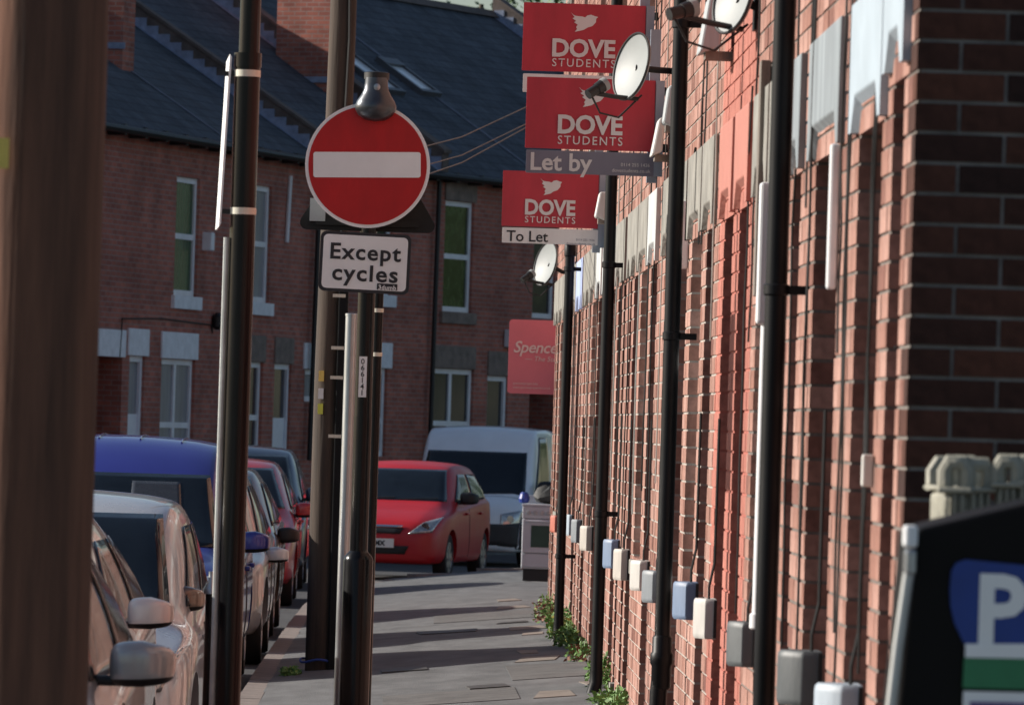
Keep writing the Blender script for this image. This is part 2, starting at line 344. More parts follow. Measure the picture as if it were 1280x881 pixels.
def right_house(y0, y1, ops, label, mbrick, mmortar, lint, seed, gable=False, individual=False, roofed=True, doorm=None):
    rng = random.Random(seed)
    root = thing('terraced_house', label, 'house', (WX, y0, 0), group='houses of the sunlit terrace along the pavement')
    L = y1-y0
    up = (L*.5-.5, L*.5+.5, 3.45, 4.85)
    holes = [(a-y0, b-y0, za, zb) for a, b, za, zb, k in ops] + [up]
    bricks = []
    nC = int((TOPZ+.6)/CO)
    for i in range(nC):
        z0 = -.6 + i*CO; z1 = z0+BH; zm = z0+BH/2
        iv = [(0, L)]
        for a, b, za, zb in holes:
            if za <= zm <= zb:
                nv = []
                for s, e in iv:
                    if b <= s or a >= e: nv.append((s, e)); continue
                    if a > s: nv.append((s, a))
                    if b < e: nv.append((b, e))
                iv = nv
        off = (i % 2)*BP/2
        for s, e in iv:
            st = s
            if gable and s == 0: st = .1125 if i % 2 else 0
            elif s > 0 : st = s
            y = st
            first = True
            while y < e-.03:
                # snap inner joints to the running bond, keep quoins whole or half
                if first: nxt = y + (BL if i % 2 == 0 else .1025)
                else: nxt = y+BL
                first = False
                if nxt > e-.06: nxt = e
                j = rng.choice((-.001, 0, .001))
                bricks.append((j, .1025+.0, y, min(nxt, e), z0+rng.uniform(-.001, .001), z1, rng.random()))
                y = nxt+.010
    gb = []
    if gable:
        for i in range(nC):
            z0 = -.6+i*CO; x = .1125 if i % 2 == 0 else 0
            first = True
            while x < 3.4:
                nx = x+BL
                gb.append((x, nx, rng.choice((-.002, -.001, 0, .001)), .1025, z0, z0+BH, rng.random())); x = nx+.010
    # mortar core, set back from the brick faces
    core = MB(); lining = MB(); edges = sorted(set([0, L]+[h for a, b, *_ in holes for h in (a, b)]))
    for a, b in zip(edges[:-1], edges[1:]):
        m_ = (a+b)/2; zs = [(-.6, TOPZ)]
        for ha, hb, za, zb in holes:
            if ha < m_ < hb:
                nz = []
                for s, e in zs:
                    if za > s: nz.append((s, min(e, za)))
                    if zb < e: nz.append((max(s, zb), e))
                zs = nz
        for s, e in zs:
            ins_a = .002 if any(abs(a-hb) < 1e-6 for _, hb, *_2 in holes) else 0
            ins_b = .002 if any(abs(b-ha) < 1e-6 for ha, *_2 in holes) else 0
            if gable and a == 0: ins_a = .008
            core.box((.0045, a+ins_a, s), (.12, b-ins_b, e)); lining.box((.1201, a+ins_a, s), (.46, b-ins_b, e))
    if gable:
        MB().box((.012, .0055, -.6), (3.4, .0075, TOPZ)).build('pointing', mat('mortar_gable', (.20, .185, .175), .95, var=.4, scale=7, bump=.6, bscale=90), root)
        core.box((.4601, .008, -.6), (3.4, .2, TOPZ))
    core.build('wall', mmortar, root); lining.build('inner_wall', M_FARBRICK, root)
    allb = [(('g' if gable and b[2] == 0 else 'f'),)+b for b in bricks]+[('g',)+b for b in gb]
    def scr(b):
        _, a0, a1, c0, c1, z0, z1, r_ = b
        p = Vector((WX+a0, y0+c0, z0)); q = Vector((WX+a1, y0+c1, z1))
        u = [pix((xx, yy, zz)) for xx in (p.x, q.x) for yy in (p.y,) for zz in (p.z, q.z)] + [pix((p.x, q.y, p.z)), pix((p.x, q.y, q.z))]
        xs = [t[0] for t in u]; yy = [t[1] for t in u]
        inn = max(xs) > 0 and min(xs) < 1280 and max(yy) > 0 and min(yy) < 881
        sz = (max(xs)-min(xs))
        if b[0] == 'f':                          # a reveal shows the brick's end as well
            isq = any(abs(c0-h[1]) < .012 and h[2] <= z0 <= h[3] for h in holes) or False
            sz += 0
            q_ = any(abs(c0-hb) < .012 and za-.05 <= z0 <= zb for ha, hb, za, zb in holes)
            sz = 25 if q_ else sz*.5
        return (inn, sz)
    if individual:
        order = sorted(allb, key=lambda b: (scr(b)[0], scr(b)[1]), reverse=True)
        ind, rest = order[:300], order[300:]
    else: ind, rest = [], allb
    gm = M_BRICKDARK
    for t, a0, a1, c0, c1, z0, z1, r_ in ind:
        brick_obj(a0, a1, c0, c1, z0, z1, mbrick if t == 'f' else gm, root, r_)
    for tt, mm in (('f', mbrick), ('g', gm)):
        mb = MB()
        for t, a0, a1, c0, c1, z0, z1, r_ in rest:
            if t == tt: mb.box((a0, c0, z0), (a1, c1, z1), r_)
        if mb.v: o = mb.build('brickwork', mm, root); o['kind'] = 'stuff'
    # openings
    for (a, b, za, zb, kind), lm in zip(ops, lint):
        a -= y0; b -= y0
        lm_ = lintel_mesh(b-a+.30, .36)
        o = lm_.build('lintel', lm, root, bevel=.004); o.location = (0, a-.15, zb+.001)
        if kind == 'w':
            MB().box((-.02, a-.05, za-.08), (.12, b+.05, za-.001)).build('window_sill', lm, root, bevel=.005)
            fr = MB(); frame_box(fr, .075, .13, a+.004, b-.004, za+.002, zb-.002, .06); fr.box((.08, a+.06, (za+zb)/2+.2), (.125, b-.06, (za+zb)/2+.25))
            f = fr.build('window_frame', M_UPVC, root); MB().box((.10, a+.06, za+.06), (.112, b-.06, zb-.06)).build('pane', M_GLASS, f)
        elif kind == 'd':
            fr = MB(); frame_box(fr, .36, .42, a+.004, b-.004, za-.3, zb-.002, .055)
            fr.build('door_frame', M_DOORDARK, root)
            d = MB().box((.38, a+.055, za-.25), (.415, b-.055, 1.98)); d.box((.37, a+.10, .25), (.3801, b-.10, .9)); d.box((.37, a+.10, 1.05), (.3801, b-.10, 1.85))
            do = d.build('door', doorm or M_DOORDARK, root)
            MB().box((.39, a+.055, 2.03), (.40, b-.055, zb-.057)).build('fanlight', M_GLASS, root)
            MB().cbox((.355, a+.13, 1.0), (.04, .03, .12)).build('door_handle', M_CHROME, do)
            MB().box((-.02, a+.01, -.6), (.37, b-.01, .04+fall((y0+y1)/2))).build('doorstep', M_STONE, root)
        else:                                      # passage: dark open doorway with a plank gate set back
            MB().box((.85, a, -.6), (.90, b, zb)).build('gate', M_DOORDARK, root)
            MB().box((.465, a-.1, -.6), (.9, a-.01, zb+.2)).build('passage_wall', mmortar, root); MB().box((.465, b+.01, -.6), (.9, b+.1, zb+.2)).build('passage_wall', mmortar, root)
    a, b, za, zb = up
    lm_ = lintel_mesh(b-a+.3, .3); o = lm_.build('lintel', lint[-1], root, bevel=.004); o.location = (0, a-.15, zb+.001)
    MB().box((-.05, a-.06, za-.10), (.12, b+.06, za-.001)).build('window_sill', lint[-1], root, bevel=.005)
    fr = MB(); frame_box(fr, .085, .14, a+.004, b-.004, za+.002, zb-.002, .06); fr.box((.09, a+.06, 4.1), (.135, b-.06, 4.15))
    f = fr.build('window_frame', M_UPVC, root); MB().box((.11, a+.06, za+.06), (.12, b-.06, zb-.06)).build('pane', M_GLASS, f)
    # gutter and roof
    MB().tube([(-.16, 0.004, TOPZ+.02), (-.16, L-.004, TOPZ+.02)], .055, 8).build('gutter', M_PIPE, root, True)
    rf = MB(); rf.prism([(-.20, TOPZ), (4.2, TOPZ+2.9), (8.4, TOPZ), (8.4, TOPZ-.06), (-.2, TOPZ-.06)], lambda u, v, t: (u, t, v), 0.003, L-.003)
    rf.build('roof', M_SLATE, root)
    MB().box((3.4, .003, -.6), (8.2, L-.003, TOPZ-.062)).build('rear_wing', M_FARBRICK, root)
    if not gable: MB().box((.47, .01, -.5), (3.4, .06, TOPZ-.07)).build('party_wall', mmortar, root)
    return root
def dws(y0, L, flip, passage=True):
    d = (.30, 1.05); wv = (1.45, 2.40); p = (2.80, 3.45)
    lst = [(d[0], d[1], 0, 'd'), (wv[0], wv[1], .80, 'w')]
    if passage: lst += [(p[0], p[1], 0, 'p'), (3.75, min(4.05, L-.15), 0, 'd')]
    out = []
    for a, b, z, k in lst:
        if flip: a, b = L-b, L-a
        out.append((y0+a, y0+b, z-.7 if z == 0 else z, HEAD, k))
    return sorted(out)
H = []
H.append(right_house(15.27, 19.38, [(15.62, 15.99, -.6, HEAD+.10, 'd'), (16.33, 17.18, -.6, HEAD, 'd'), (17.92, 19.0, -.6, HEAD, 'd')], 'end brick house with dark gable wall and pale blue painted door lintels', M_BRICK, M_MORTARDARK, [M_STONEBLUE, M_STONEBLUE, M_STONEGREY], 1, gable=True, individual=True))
H.append(right_house(19.382, 22.4, [(19.72, 20.1, -.6, HEAD, 'd'), (20.5, 21.1, -.6, HEAD, 'd'), (21.5, 22.1, .8, HEAD, 'w')], 'brick house with grey timber batten and white waste pipe, before the red-painted house', M_BRICK, M_MORTARDARK, [M_STONEGREY, M_STONE, M_STONE], 2, individual=True))
H.append(right_house(22.402, 24.9, [(22.72, 23.38, -.6, HEAD, 'd'), (23.85, 24.5, -.6, HEAD, 'd')], 'narrow house front painted entirely salmon red, lintels included', M_BRICKRED, M_MORTARRED, [M_STONERED]*2, 3))
H.append(right_house(24.902, 30.8, [(25.3, 25.95, -.6, HEAD, 'd'), (26.35, 27.3, .8, HEAD, 'w'), (27.75, 28.6, -.6, HEAD, 'd'), (29.05, 30.1, .8, HEAD, 'w')], 'brick house with plain stone lintels just beyond the red-painted house', M_BRICK, M_MORTAR, [M_STONE]*4, 10))
ends = [30.8, 35.2, 39.6, 44.0, 48.3, 52.5]
lints = [[M_STONEWHITE, M_STONE, M_STONE], [M_STONE, M_STONE, M_STONEWHITE], [M_STONEWHITE, M_STONE, M_STONE], [M_STONEBLUE2, M_STONEBLUE2, M_STONE], [M_STONE]*3]
labs = ['brick house with a white lintel behind the let-by board', 'brick house with a white lintel beside the third downpipe, two houses before the blue lintels',
        'brick house with white painted lintel next to the blue-linteled house', 'brick house with strong blue painted lintels by the far downpipe', 'last straight-on brick house with stone lintels at the bend']
for i in range(5):
    H.append(right_house(ends[i]+.002, ends[i+1], dws(ends[i]+.002, ends[i+1]-ends[i]-.002, i % 2), labs[i], M_BRICK, M_MORTAR, lints[i]+[lints[i][-1]], 11+i))
# the terrace bends right past y = 52.5
def wall_holes(mb, W_, z0, z1, holes, depth):
    xs = sorted(set([0, W_]+[h for q in holes for h in (q[0], q[1])])); zs = sorted(set([z0, z1]+[h for q in holes for h in (q[2], q[3])]))
    for a, b in zip(xs[:-1], xs[1:]):
        run = None
        for c, d in zip(zs[:-1], zs[1:]):
            m1, m2 = (a+b)/2, (c+d)/2
            if not any(h[0] < m1 < h[1] and h[2] < m2 < h[3] for h in holes):
                mb.add([(a, 0, c), (b, 0, c), (b, 0, d), (a, 0, d)], [(0, 1, 2, 3)])
    for x0, x1, za, zb in holes:
        mb.add([(x0, 0, za), (x1, 0, za), (x1, 0, zb), (x0, 0, zb), (x0, depth, za), (x1, depth, za), (x1, depth, zb), (x0, depth, zb)],
               [(0, 4, 5, 1), (1, 5, 6, 2), (2, 6, 7, 3), (3, 7, 4, 0)])
    return mb
def bend_house(p0, ang, L, label):
    root = thing('terraced_house', label, 'house', (p0[0], p0[1], 0), math.pi/2-ang, group='houses of the sunlit terrace along the pavement')
    # local x along facade; y into the house is local -y here (facade faces +y)
    mb = MB(); wall_holes(mb, L, -1, TOPZ, [(.5, 1.35, -.9, 2.1), (1.9, 3.0, .6, 2.1), (1.6, 2.6, 3.2, 4.6)], -.12)
    mb.add([(0, 0, -1), (0, -6, -1), (0, -6, TOPZ), (0, 0, TOPZ), (L, 0, -1), (L, -6, -1), (L, -6, TOPZ), (L, 0, TOPZ)], [(0, 1, 2, 3), (4, 7, 6, 5)])
    mb.build('wall', M_FARBRICK, root)
    for a, b, za, zb in [(1.9, 3.0, .6, 2.1), (1.6, 2.6, 3.2, 4.6)]:
        fr = MB(); fr.box((a, -.16, za), (b, -.10, za+.07)); fr.box((a, -.16, zb-.07), (b, -.10, zb)); fr.box((a, -.16, za+.07), (a+.07, -.1, zb-.07)); fr.box((b-.07, -.16, za+.07), (b, -.1, zb-.07))
        f = fr.build('window_frame', M_UPVC, root); MB().box((a+.07, -.14, za+.07), (b-.07, -.13, zb-.07)).build('pane', M_GLASS, f)
        MB().box((a-.1, -.05, zb+.001), (b+.1, .03, zb+.3)).build('lintel', M_STONE, root); MB().box((a-.1, -.05, za-.12), (b+.1, .05, za-.001)).build('window_sill', M_STONE, root)
    MB().box((.5, -.16, -.9), (1.35, -.11, 2.1)).build('door', M_DOORDARK, root)
    MB().prism([(.2, TOPZ), (-4, TOPZ+2.9), (-8, TOPZ), (-8, TOPZ-.06), (.2, TOPZ-.06)], lambda u, v, t: (t, u, v), 0, L).build('roof', M_SLATE, root)
    return root
b1 = bend_house((WX+.004, 52.53), R(9), 4.4, 'brick house where the sunlit terrace starts to bend right, mostly hidden')

pe = (WX+.004+4.42*math.sin(R(9)), 52.53+4.42*math.cos(R(9)))
for an, lb in ((22, 'second brick house round the bend of the right terrace, out of sight'), (36, 'third brick house round the bend of the right terrace, out of sight'), (48, 'fourth brick house round the bend of the right terrace, out of sight'), (56, 'fifth brick house round the bend of the right terrace, out of sight')):
    bend_house(pe, R(an), 4.4, lb); pe = (pe[0]+4.42*math.sin(R(an)), pe[1]+4.42*math.cos(R(an)))
# ---------------------------------------------------------------- far terrace across the bend (left side of the street)
EA, EB, EC, E0 = P(120, 148, 89.5), P(385, 188, 99.5), P(700, 214, 108), None
zeave = 5.75
def vadd(a, d, t): return (a[0]+d[0]*t, a[1]+d[1]*t)
segs = []
A2, B2, C2 = Vector((EA.x, EA.y)), Vector((EB.x, EB.y)), Vector((EC.x, EC.y))
d1 = (B2-A2).normalized(); d2 = (C2-B2).normalized()
def line_u(px, base, d):                          # where the vertical plane through base along d is seen at pixel column px (mid height)
    y_ = 350; lo, hi = -40.0, 40.0
    for _ in range(50):
        m = (lo+hi)/2; p = base+d*m
        if pix((p.x, p.y, 3))[0] < px: lo = m
        else: hi = m
    return (lo+hi)/2
def z_at(px, py, base, d):
    u = line_u(px, base, d)
    p = base+d*u; lo, hi = -5.0, 20.0
    for _ in range(50):
        m = (lo+hi)/2
        if pix((p.x, p.y, m))[1] > py: lo = m
        else: hi = m
    return (lo+hi)/2
BASEZ = -.95
RH, RP = 5.25, math.tan(R(33))
def far_house(base, d, u0, u1, label, feats, zl, zr, chimney=None, parapet=True, skylights=(), strip=None):
    """feats: list of (kind, x0,x1,ztop,zbot, options) in facade metres"""
    root = thing('terraced_house', label, 'house', (base.x+d.x*u0, base.y+d.y*u0, 0), math.atan2(d.y, d.x), group='shaded terrace houses across the street')
    W_ = u1-u0; n = 0
    holes = [(f[1]-u0, f[2]-u0, f[4], f[3]) for f in feats]
    mb = MB(); wall_holes(mb, W_, BASEZ, zeave, holes, .12)
    # local frame: x along facade (away from camera), y = left of it = into the house
    mb.add([(0, 0, BASEZ), (0, 2*RH, BASEZ), (0, 2*RH, zeave), (0, 0, zeave)], [(0, 3, 2, 1)])
    mb.add([(W_, 0, BASEZ), (W_, 2*RH, BASEZ), (W_, 2*RH, zeave), (W_, 0, zeave)], [(0, 1, 2, 3)])
    mb.add([(0, 2*RH-.01, BASEZ), (W_, 2*RH-.01, BASEZ), (W_, 2*RH-.01, zeave), (0, 2*RH-.01, zeave)], [(0, 3, 2, 1)])
    mb.add([(0, 0, zeave), (0, 2*RH, zeave), (0, RH, zeave+RH*RP-.03)], [(0, 2, 1)])
    mb.build('wall', M_FARBRICK, root)
    for kind, x0, x1, zt, zb, op in feats:
        x0 -= u0; x1 -= u0; t = .085
        gl = op.get('glass', M_GLASS)
        if kind == 'win':
            fr = MB(); fr.box((x0, .05, zb), (x1, .12, zb+t)); fr.box((x0, .05, zt-t), (x1, .12, zt)); fr.box((x0, .05, zb+t), (x0+t, .12, zt-t)); fr.box((x1-t, .05, zb+t), (x1, .12, zt-t))
            zm = zb+(zt-zb)*op.get('bar', .5)
            fr.box((x0+t, .055, zm-t/2), (x1-t, .115, zm+t/2))
            cuts = [x0+t]
            if op.get('mull'):
                xm = (x0+x1)/2; fr.box((xm-t*.6, .052, zb+t), (xm+t*.6, .118, zm-t/2)); fr.box((xm-t*.6, .052, zm+t/2), (xm+t*.6, .118, zt-t))
            f = fr.build('window', M_UPVCDIM, root)
            for za_, zb_ in ((zb+t, zm-t/2), (zm+t/2, zt-t)):
                if op.get('mull'):
                    MB().box((x0+t, .08, za_), (xm-t*.6, .09, zb_)).build('pane', gl, f); MB().box((xm+t*.6, .08, za_), (x1-t, .09, zb_)).build('pane', gl, f)
                else: MB().box((x0+t, .08, za_), (x1-t, .09, zb_)).build('pane', gl, f)
            if op.get('sill'):
                MB().box((x0-.10, -.06, zb-.20), (x1+.12, .04, zb-.002)).build('window_sill', op['sill'], root, bevel=.008)
        elif kind == 'door':
            dm = op.get('m', M_DOORWHITE)
            fr = MB(); fr.box((x0, .04, zb), (x0+t, .115, zt)); fr.box((x1-t, .04, zb), (x1, .115, zt)); fr.box((x0+t, .04, zt-t), (x1-t, .115, zt))
            f = fr.build('door_frame', dm if dm is not M_DOORDARK else M_UPVCDIM, root)
            zg = zt-.85
            dd = MB().box((x0+t, .07, zb), (x1-t, .11, zg)); dd.box((x0+t+.08, .062, zb+.2), (x1-t-.08, .0701, zb+.8)); dd.box((x0+t+.08, .062, zb+.9), (x1-t-.08, .0701, zg-.1))
            MBd = dd.build('door', dm, root); MB().box((x0+t, .085, zg), (x1-t, .095, zt-t)).build('pane', gl, root)
            MB().cbox((x1-t-.08, .05, zb+1.0), (.03, .03, .14)).build('door_handle', M_CHROME, MBd)
        elif kind == 'pass':
            MB().box((x0, 1.2, zb), (x1, 1.25, zt)).build('gate', M_DOORDARK, root)
            pw = MB(); pw.box((x0-.12, .121, zb), (x0-.001, 1.3, zt+.1)); pw.box((x1+.001, .121, zb), (x1+.12, 1.3, zt+.1)); pw.box((x0, .121, zt+.001), (x1, 1.3, zt+.1)); pw.build('passage_wall', M_FARBRICK, root)
        if op.get('lintel'):
            e = op.get('ext', .14); hh = op.get('lh', .42)
            MB().box((x0-e, -.03, zt+.002), (x1+e, .05, zt+hh)).build('lintel', op['lintel'], root, bevel=.012)
    # roof
    def rp(x, s, up=0): return (x, s, zeave+s*RP+up)
    o_ = math.hypot(1, RP)
    rf = MB(); rf.prism([(-.25, zeave-.25*RP+.02), (RH, zeave+RH*RP+.02), (2*RH+.25, zeave-.25*RP+.02), (2*RH+.25, zeave-.25*RP-.06), (RH, zeave+RH*RP-.06), (-.25, zeave-.25*RP-.06)], lambda u, v, t_: (t_, u, v), -.002, W_+.002)
    roof = rf.build('roof', M_SLATE, root)
    MB().tube([(0, -.30, zeave-.2), (W_, -.30, zeave-.2)], .06, 8).build('gutter', M_PIPE, root, True)
    g = MB()
    k = .35
    while k < W_: g.cbox((k, -.16, zeave-.2), (.09, .26, .16)); k += .95
    g.build('eaves_bracket', M_TRIM, root)['kind'] = 'stuff'
    MB().prism([(RH-.16, zeave+RH*RP-.04), (RH, zeave+RH*RP+.1), (RH+.16, zeave+RH*RP-.04)], lambda u, v, t_: (t_, u, v), 0, W_).build('ridge_tiles', M_STONEDARK, roof)
    if parapet:
        # party wall rising through the slates, with stepped lead on the near side
        MB().prism([(-.22, zeave-.2*RP), (RH, zeave+RH*RP), (RH, zeave+RH*RP+.34), (-.22, zeave-.2*RP+.34)], lambda u, v, t_: (t_, u, v), W_-.13, W_+.10).build('parapet', M_STONEDARK, root)
        MB().prism([(-.26, zeave-.24*RP+.342), (RH, zeave+RH*RP+.342), (RH, zeave+RH*RP+.40), (-.26, zeave-.24*RP+.40)], lambda u, v, t_: (t_, u, v), W_-.16, W_+.13).build('coping', M_STONEDARK, root)
        fl = MB(); s = -.2
        while s < RH-.2:
            z_ = zeave+s*RP; fl.box((W_-.145, s, z_-.02), (W_-.128, s+.2, z_+.13+.2*RP)); s += .2
        fl.build('lead_flashing', M_LEAD, root)
        MB().prism([(-.2, zeave-.2*RP+.032), (RH-.1, zeave+(RH-.1)*RP+.032), (RH-.1, zeave+(RH-.1)*RP+.028), (-.2, zeave-.2*RP+.028)], lambda u, v, t_: (t_, u, v), W_-.28, W_-.146).build('lead_flashing', M_LEAD, root)
    if strip is not None:
        MB().prism([(-.2, zeave-.2*RP+.036), (RH-.1, zeave+(RH-.1)*RP+.036), (RH-.1, zeave+(RH-.1)*RP+.026), (-.2, zeave-.2*RP+.026)], lambda u, v, t_: (t_, u, v), strip-.07, strip+.07).build('roof_joint', M_LEADDULL, root)
    for (sx, ss, sw, sl_) in skylights:
        n_ = Vector((0, -RP, 1)).normalized(); sl_d = Vector((0, 1, RP)).normalized()
        def sp(x, s, h): 
            q = Vector((x, 0, zeave+.02))+sl_d*s+n_*h; return q
        fr = MB()
        def slab(mb, xa, xb, sa, sb, h0, h1):
            mb.add([sp(xa, sa, h0), sp(xb, sa, h0), sp(xb, sb, h0), sp(xa, sb, h0), sp(xa, sa, h1), sp(xb, sa, h1), sp(xb, sb, h1), sp(xa, sb, h1)], [(0,3,2,1),(4,5,6,7),(0,1,5,4),(1,2,6,5),(2,3,7,6),(3,0,4,7)])
        t = .09
        slab(fr, sx, sx+sw, ss, ss+t, -.02, .09); slab(fr, sx, sx+sw, ss+sl_-t*2.4, ss+sl_, -.02, .10); slab(fr, sx, sx+t, ss+t, ss+sl_-t*2.4, -.02, .09); slab(fr, sx+sw-t, sx+sw, ss+t, ss+sl_-t*2.4, -.02, .09)
        f = fr.build('skylight', M_SKYFRAME, root)
        gl = MB(); slab(gl, sx+t, sx+sw-t, ss+t, ss+sl_-t*2.4, .03, .05); gl.build('pane', M_SKYGLARE, f)
    if chimney:
        cx, cs, cw, cdp, ch = chimney
        zb = zeave+cs*RP-.5
        wp = lambda X, Y_, Z: pix((base.x+d.x*(u0+X)-d.y*Y_, base.y+d.y*(u0+X)+d.x*Y_, Z)); print('chimney', wp(cx-cw/2, cs-cdp/2, zb+.5), wp(cx+cw/2, cs+cdp/2, zb+.5))
        c = MB().box((cx-cw/2, cs-cdp/2, zb), (cx+cw/2, cs+cdp/2, zb+ch)).build('chimney', M_FARBRICK, roof)
        cb = MB(); cb.box((cx-cw/2-.05, cs-cdp/2-.05, zb+ch), (cx+cw/2+.05, cs+cdp/2+.05, zb+ch+.16)); cb.build('chimney_cap', M_STONEDARK, root)
        for k in range(3):
            MB().lathe([(.10, 0), (.12, .05), (.09, .1), (.085, .45), (.11, .5)], 12, Matrix.Translation((cx, cs-cdp/2+cdp*(k+.5)/3, zb+ch+.16))).build('chimney_pot', M_POT, root, True)
        MB().box((cx-cw/2-.03, cs-cdp/2-.04, zb+.45), (cx-cw/2+.0, cs+cdp/2, zb+.55)).build('lead_flashing', M_LEAD, root)
    return root
M_LEADDULL = mat('mortar_fillet', (.10, .11, .145), .7, var=.4, scale=6)
M_SKYGLARE = mat('skylight_sky_reflection', (.78, .80, .82), .12, var=.06, spec=.8)  # bright sky reflection put into the pane as a pale colour
M_SKYFRAME = mat('skylight_frame', (.075, .08, .09), .4, var=.2)
M_POT = mat('chimney_pot', (.50, .33, .22), .8, var=.2)
def F(seg, kind, x0, x1, yt, yb, **op):           # facade feature from photo columns/rows
    base, d = seg
    xm = (x0+x1)/2
    return (kind, line_u(x0, base, d), line_u(x1, base, d), z_at(xm, yt, base, d), (z_at(xm, yb, base, d) if yb else BASEZ+.02), op)
S1, S2 = (A2, d1), (B2, d2)
LD = mat('lintel_stone_sooty', (.21, .165, .14), .9, var=.35, scale=4, bump=.4)
M_LINW = mat('lintel_white_paint', (.78, .80, .84), .6, var=.12, scale=6)
uA0 = -12.0; u1_ = line_u(267, *S1); u2_ = line_u(383, *S1)
far_house(A2, d1, -4.498, -.8, 'shaded brick house next to the white meter cupboard, left of the green-curtained one', [('win', -3.4, -2.5, 4.9, 3.3, {}), ('door', -2.0, -1.2, 1.3, BASEZ+.02, {})], 0, 0, parapet=True)
far_house(A2, d1, -.798, u1_, 'shaded brick house with green-curtained upper window and three white lintels',
    [F(S1, 'pass', 122, 155, 446, None, lintel=M_LINW, ext=.08, lh=.40), F(S1, 'door', 164, 183, 445, None, glass=M_GLASSPALE, lintel=M_LINW, ext=.12, lh=.40),
     F(S1, 'win', 204, 246, 449, 570, mull=True, bar=.32, glass=M_GLASSPALE, lintel=M_LINW, ext=.06, lh=.40),
     F(S1, 'win', 216, 245, 222, 370, bar=.5, glass=M_GLASSGREEN, sill=M_LINW)], 0, 0, parapet=False, strip=u1_+.798-.1, chimney=(u1_+.798-.3, 2.0, .55, 1.2, 3.6))
far_house(A2, d1, u1_+.002, u2_, 'shaded brick house with white half-glazed door and pale net curtains, right of the green-curtained one',
    [F(S1, 'win', 296, 331, 452, 572, bar=.42, glass=M_GLASS, lintel=LD, ext=.05), F(S1, 'door', 345, 366, 455, None, lintel=LD, ext=.05),
     F(S1, 'win', 308, 335, 232, 378, bar=.5, glass=M_GLASSPALE, sill=M_LINW)], 0, 0, parapet=True, chimney=None)
def roof_us(px, py, base, d):                     # sight line meets the slate plane: metres along, metres up the slope
    nn = Vector((-d.y, d.x)); dr = P(px, py, 10)-CAM
    c0 = CAM.z-zeave-RP*((CAM.x-base.x)*nn.x+(CAM.y-base.y)*nn.y); c1 = dr.z-RP*(dr.x*nn.x+dr.y*nn.y)
    p = CAM+dr*(-c0/c1); q = Vector((p.x-base.x, p.y-base.y)); return q.dot(d), q.dot(nn)*math.hypot(1, RP)
u3_ = line_u(536, *S2); u4_ = line_u(660, *S2)
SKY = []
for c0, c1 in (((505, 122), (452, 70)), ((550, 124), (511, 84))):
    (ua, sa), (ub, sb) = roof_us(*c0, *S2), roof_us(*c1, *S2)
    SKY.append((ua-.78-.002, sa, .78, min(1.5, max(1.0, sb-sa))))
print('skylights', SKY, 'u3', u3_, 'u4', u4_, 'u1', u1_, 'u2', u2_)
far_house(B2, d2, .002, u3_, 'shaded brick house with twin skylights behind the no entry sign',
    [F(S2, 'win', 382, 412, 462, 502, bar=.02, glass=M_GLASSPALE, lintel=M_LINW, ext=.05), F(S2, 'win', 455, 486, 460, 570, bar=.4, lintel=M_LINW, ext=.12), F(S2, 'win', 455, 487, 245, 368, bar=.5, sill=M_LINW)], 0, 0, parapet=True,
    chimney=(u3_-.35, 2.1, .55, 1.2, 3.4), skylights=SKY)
M_TREEREFLECT = mat('window_leaf_reflection', (.035, .055, .02), .12, var=.8, scale=5)  # mottled green: leafy reflection painted into the pane colour
h4 = far_house(B2, d2, u3_+.002, u4_, 'shaded brick house with leafy reflections in its upper window, above the white van',
    [F(S2, 'win', 552, 588, 252, 390, bar=.5, glass=M_TREEREFLECT, sill=LD, lintel=LD, ext=.05), F(S2, 'win', 542, 594, 461, 575, mull=True, bar=.40, lintel=LD, ext=.02, lh=.38), F(S2, 'door', 611, 637, 470, None, m=M_DOORDARK, lintel=LD, ext=.02)], 0, 0, parapet=False)
far_house(B2, d2, u4_+.002, u4_+4.6, 'shaded brick house with dark passage behind the faded pink board', [F(S2, 'pass', 664, 700, 478, None), F(S2, 'win', 664, 692, 298, 398, bar=.5)], 0, 0, parapet=False, strip=.3)
far_house(B2, d2, u4_+4.602, u4_+9.2, 'shaded brick house at the far end of the left terrace, hidden behind boards', [('win', u4_+6, u4_+7, 4.9, 3.3, {})], 0, 0, parapet=True)

# far pavement in front of the shaded terrace, as a raised slab with a kerb
mb = MB(); pl = []
for base, d, u in [(A2, d1, -14), (A2, d1, -8), (A2, d1, 0), (B2, (d1+d2).normalized(), 0), (B2, d2, 9), (B2, d2, 20)]:
    p = base+d*u; n = Vector((d.y, -d.x)); pl.append((p, p+n*1.7))
vv = []
for a, b in pl:
    za = road_z(0, b.y)+.12; vv += [(a.x, a.y, za+.03), (b.x, b.y, za), (b.x, b.y, za-.2)]
mb.add(vv, [q for i in range(len(pl)-1) for q in ((i*3, i*3+1, i*3+4, i*3+3), (i*3+1, i*3+2, i*3+5, i*3+4))])
struct(mb.build('far_pavement', M_PAVE))

# white meter cupboard by the passage
q = P(130, 525, 89.4)
t = thing('meter_cupboard', 'white cupboard standing at the foot of the shaded terrace, by the passage', 'cupboard', (q.x, q.y, BASEZ+.3), math.atan2(d1.y, d1.x))
MB().box((-.55, -.42, -.3), (.55, -.02, 1.43)).build('body', M_LINW, t, bevel=.02); MB().box((-.6, -.46, 1.432), (.6, -.01, 1.50)).build('lid', M_LINW, t, bevel=.01); MB().box((-.02, -.43, -.2), (.0, -.418, 1.38)).build('door_seam', M_TRIM, t)

